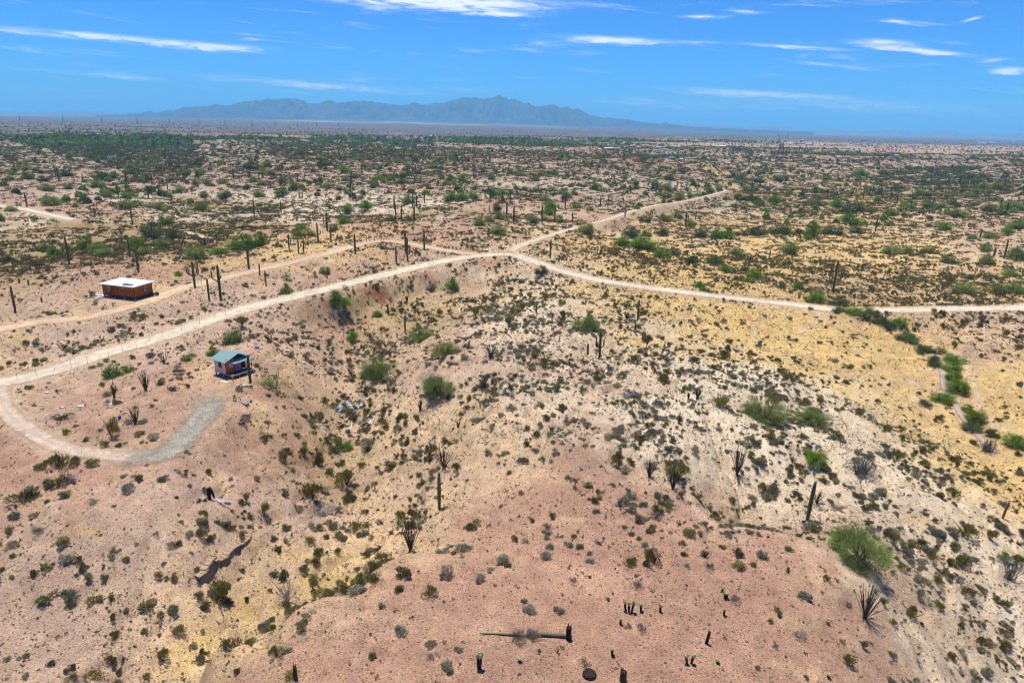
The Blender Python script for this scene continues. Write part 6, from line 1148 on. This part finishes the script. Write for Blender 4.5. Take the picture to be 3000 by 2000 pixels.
instanced('scrub_patches', pc_, np.stack([pxy[:, 0], pxy[:, 1], grid_at(ZG, pxy[:, 0], pxy[:, 1]) - .04], 1), rng.uniform(0, 6.28, len(ps)), np.stack([ps, ps, ps * 1.25], 1), np.where(rng.random(len(ps)) < .25 + .75 * grid_at(WSG[..., LET.index('Y')], pxy[:, 0], pxy[:, 1]), rng.choice([0, 4, 8], len(ps)), rng.integers(0, 9, len(ps))), 'olive scrub thickets spread over the middle and far plain')
m_ = ~single
instanced('scrub_cover', protos, np.stack([X, Y_, Zs - .02], 1)[m_], rot[m_], scl[m_], idx[m_], 'low desert scrub covering the slopes and plain')
print('relief', Z[(RAD > 700) & (RAD < 1700) & (np.abs(U) < .8)].min(), Z[(RAD > 700) & (RAD < 1700) & (np.abs(U) < .8)].max()); print('shrubs', m_.sum())
# dry tufts and seedlings, too small to tell apart
tfc = bpy.data.collections.new('tuft_shapes')
for i in range(8): tfc.objects.link(bpy.data.objects.new(f'tuft_shape_{i}', shrub_mesh('tuft', 34, .8, M[('shrub_grey', 'shrub_olive', 'shrub_dry', 'shrub_olive')[i % 4]], .34, .11, upright=.5, lobes=3)))
g = np.random.default_rng(78); n = 150000; r = np.sqrt(g.uniform(40 ** 2, 260 ** 2, n)); th = g.uniform(-.8, .8, n); x, y = r * np.sin(th), r * np.cos(th); cv = grid_at(CG, x, y)
kp = (g.random(n) < (.12 + .16 * cv) * (.25 + 1.1 * sstep(-.3, .4, fbm(x / 4, y / 4, 431, 3)))) & (grid_at(OG, x, y) > .2); x, y = x[kp], y[kp]; s = np.clip(g.lognormal(math.log(.28), .4, len(x)), .12, .6) * np.interp(np.hypot(x, y), [40, 260], [.9, 1.3])
instanced('tuft_cover', tfc, np.stack([x, y, grid_at(ZG, x, y) - .01], 1), g.uniform(0, 6.28, len(x)), np.stack([s, s, s * .9], 1), g.integers(0, 8, len(x)), 'tiny dry tufts dotting the slopes')
# straw grass on the yellow soils
M['straw'] = material('straw', (.44, .335, .13), (.58, .46, .22), scale=6, rnd=.2, trans=.35, attr='tint')
gsc = bpy.data.collections.new('grass_shapes')
for i in range(4): gsc.objects.link(bpy.data.objects.new(f'grass_shape_{i}', shrub_mesh('grass', 26, .9, M['straw'], .5, .045, upright=1.4, lobes=4, hollow=.1)))
g = np.random.default_rng(79); n = 260000; r = np.sqrt(g.uniform(40 ** 2, 290 ** 2, n)); th = g.uniform(-.8, .8, n); x, y = r * np.sin(th), r * np.cos(th)
pg = np.clip(grid_at(WSG[..., LET.index('Y')], x, y) + .3 * grid_at(WSG[..., LET.index('T')], x, y) + .4 * grid_at(WSG[..., LET.index('O')], x, y), 0, 1) * (.1 + .9 * sstep(-.25, .35, fbm(x / 3.2, y / 3.2, 441, 3)))
kp = (g.random(n) < pg * .75) & (grid_at(OG, x, y) > .3); x, y = x[kp], y[kp]; s = np.clip(g.lognormal(math.log(.34), .35, len(x)), .15, .7)
instanced('straw_grass', gsc, np.stack([x, y, grid_at(ZG, x, y) - .01], 1), g.uniform(0, 6.28, len(x)), np.stack([s, s, s * .75], 1), g.integers(0, 4, len(x)), 'dry straw-yellow grass on the flats and gully floors')
# far trees: beyond the surveyed ones they read as one mass
def far_tree(name, mat, n=150):
    C = unit(n); C[:, 2] = np.abs(C[:, 2]); C = C * (.3 + .2 * rng.random((n, 1))); C[:, 2] = C[:, 2] * 1.5 + .08
    return leaf_mesh(name, C, unit(n), .26, .16, .65 + .6 * rng.random(n), mat)
tc_ = bpy.data.collections.new('far_tree_shapes')
for i in range(9): tc_.objects.link(bpy.data.objects.new(f'far_tree_shape_{i}', far_tree('far_crown', M[('palo', 'ironwood', 'mesquite')[i // 3]])))
g = np.random.default_rng(77); PX, SZ, ID = [], [], []
n = 17000; r = np.sqrt(g.uniform(420 ** 2, 1900 ** 2, n)); th = g.uniform(-.8, .8, n); x, y = r * np.sin(th), r * np.cos(th); kp = (g.random(n) < .32 + .3 * sstep(-.1, .4, fbm(x / 40, y / 25, 401, 3))) & (grid_at(OG, x, y) > 2); PX.append(np.stack([x, y], 1)[kp]); SZ.append(g.uniform(2.4, 5.8, kp.sum())); ID.append(g.choice(9, kp.sum(), p=[.17, .17, .17, .12, .12, .12, .05, .04, .04]))
n = 42000; r = np.exp(g.uniform(math.log(950), math.log(3900), n) ** 1.0); th = g.uniform(-.8, .45, n); x, y = r * np.sin(th), r * np.cos(th); kp = g.random(n) < grid_at(BG, x, y) ** 1.5 * .9; PX.append(np.stack([x, y], 1)[kp]); SZ.append(g.uniform(5, 11, kp.sum())); ID.append(g.choice(9, kp.sum(), p=[.08, .08, .08, .1, .1, .1, .16, .15, .15]))
n = 30000; r = np.exp(g.uniform(math.log(1400), math.log(6000), n)); th = g.uniform(-.8, .8, n); x, y = r * np.sin(th), r * np.cos(th); kp = g.random(n) < .35 + .65 * sstep(-.2, .4, fbm(x / 260, y / 120, 411, 3)); PX.append(np.stack([x, y], 1)[kp]); SZ.append(g.uniform(2.5, 6, kp.sum())); ID.append(g.choice(6, kp.sum()))
PX = np.concatenate(PX); SZ = np.concatenate(SZ); ID = np.concatenate(ID)
instanced('distant_woodland', tc_, np.stack([PX[:, 0], PX[:, 1], grid_at(ZG, PX[:, 0], PX[:, 1]) - .1], 1), g.uniform(0, 6.28, len(PX)), np.stack([SZ, SZ, SZ * .72], 1), ID, 'scattered trees and river woodland of the far plain')
# stones on the near slopes
rc = bpy.data.collections.new('stone_shapes')
for i in range(5):
    b = MB(); b.tube([(0, 0, -.3), (.05, 0, .0), (0, .05, .3), (.02, 0, .45)], [.3, .5, .4, .12], 6); me = b.mesh('stone_shape', M['rock']); rc.objects.link(bpy.data.objects.new(f'stone_shape_{i}', me))
    vv = np.array([v.co for v in me.vertices]) + g.normal(size=(len(me.vertices), 3)) * .09; me.vertices.foreach_set('co', vv.astype(np.float32).ravel())
n = 60000; r = np.sqrt(g.uniform(40 ** 2, 130 ** 2, n)); th = g.uniform(-.8, .8, n); x, y = r * np.sin(th), r * np.cos(th); kp = (g.random(n) < .25 + .75 * sstep(-.1, .4, fbm(x / 7, y / 7, 421, 3))) & (grid_at(OG, x, y) > .2); x, y = x[kp], y[kp]; s = np.clip(g.lognormal(math.log(.10), .45, len(x)), .05, .5)
instanced('stone_litter', rc, np.stack([x, y, grid_at(ZG, x, y)], 1), g.uniform(0, 6.28, len(x)), np.stack([s * g.uniform(.8, 1.5, len(x)), s, s * .7], 1), g.integers(0, 5, len(x)), 'loose stones scattered over the near slopes')
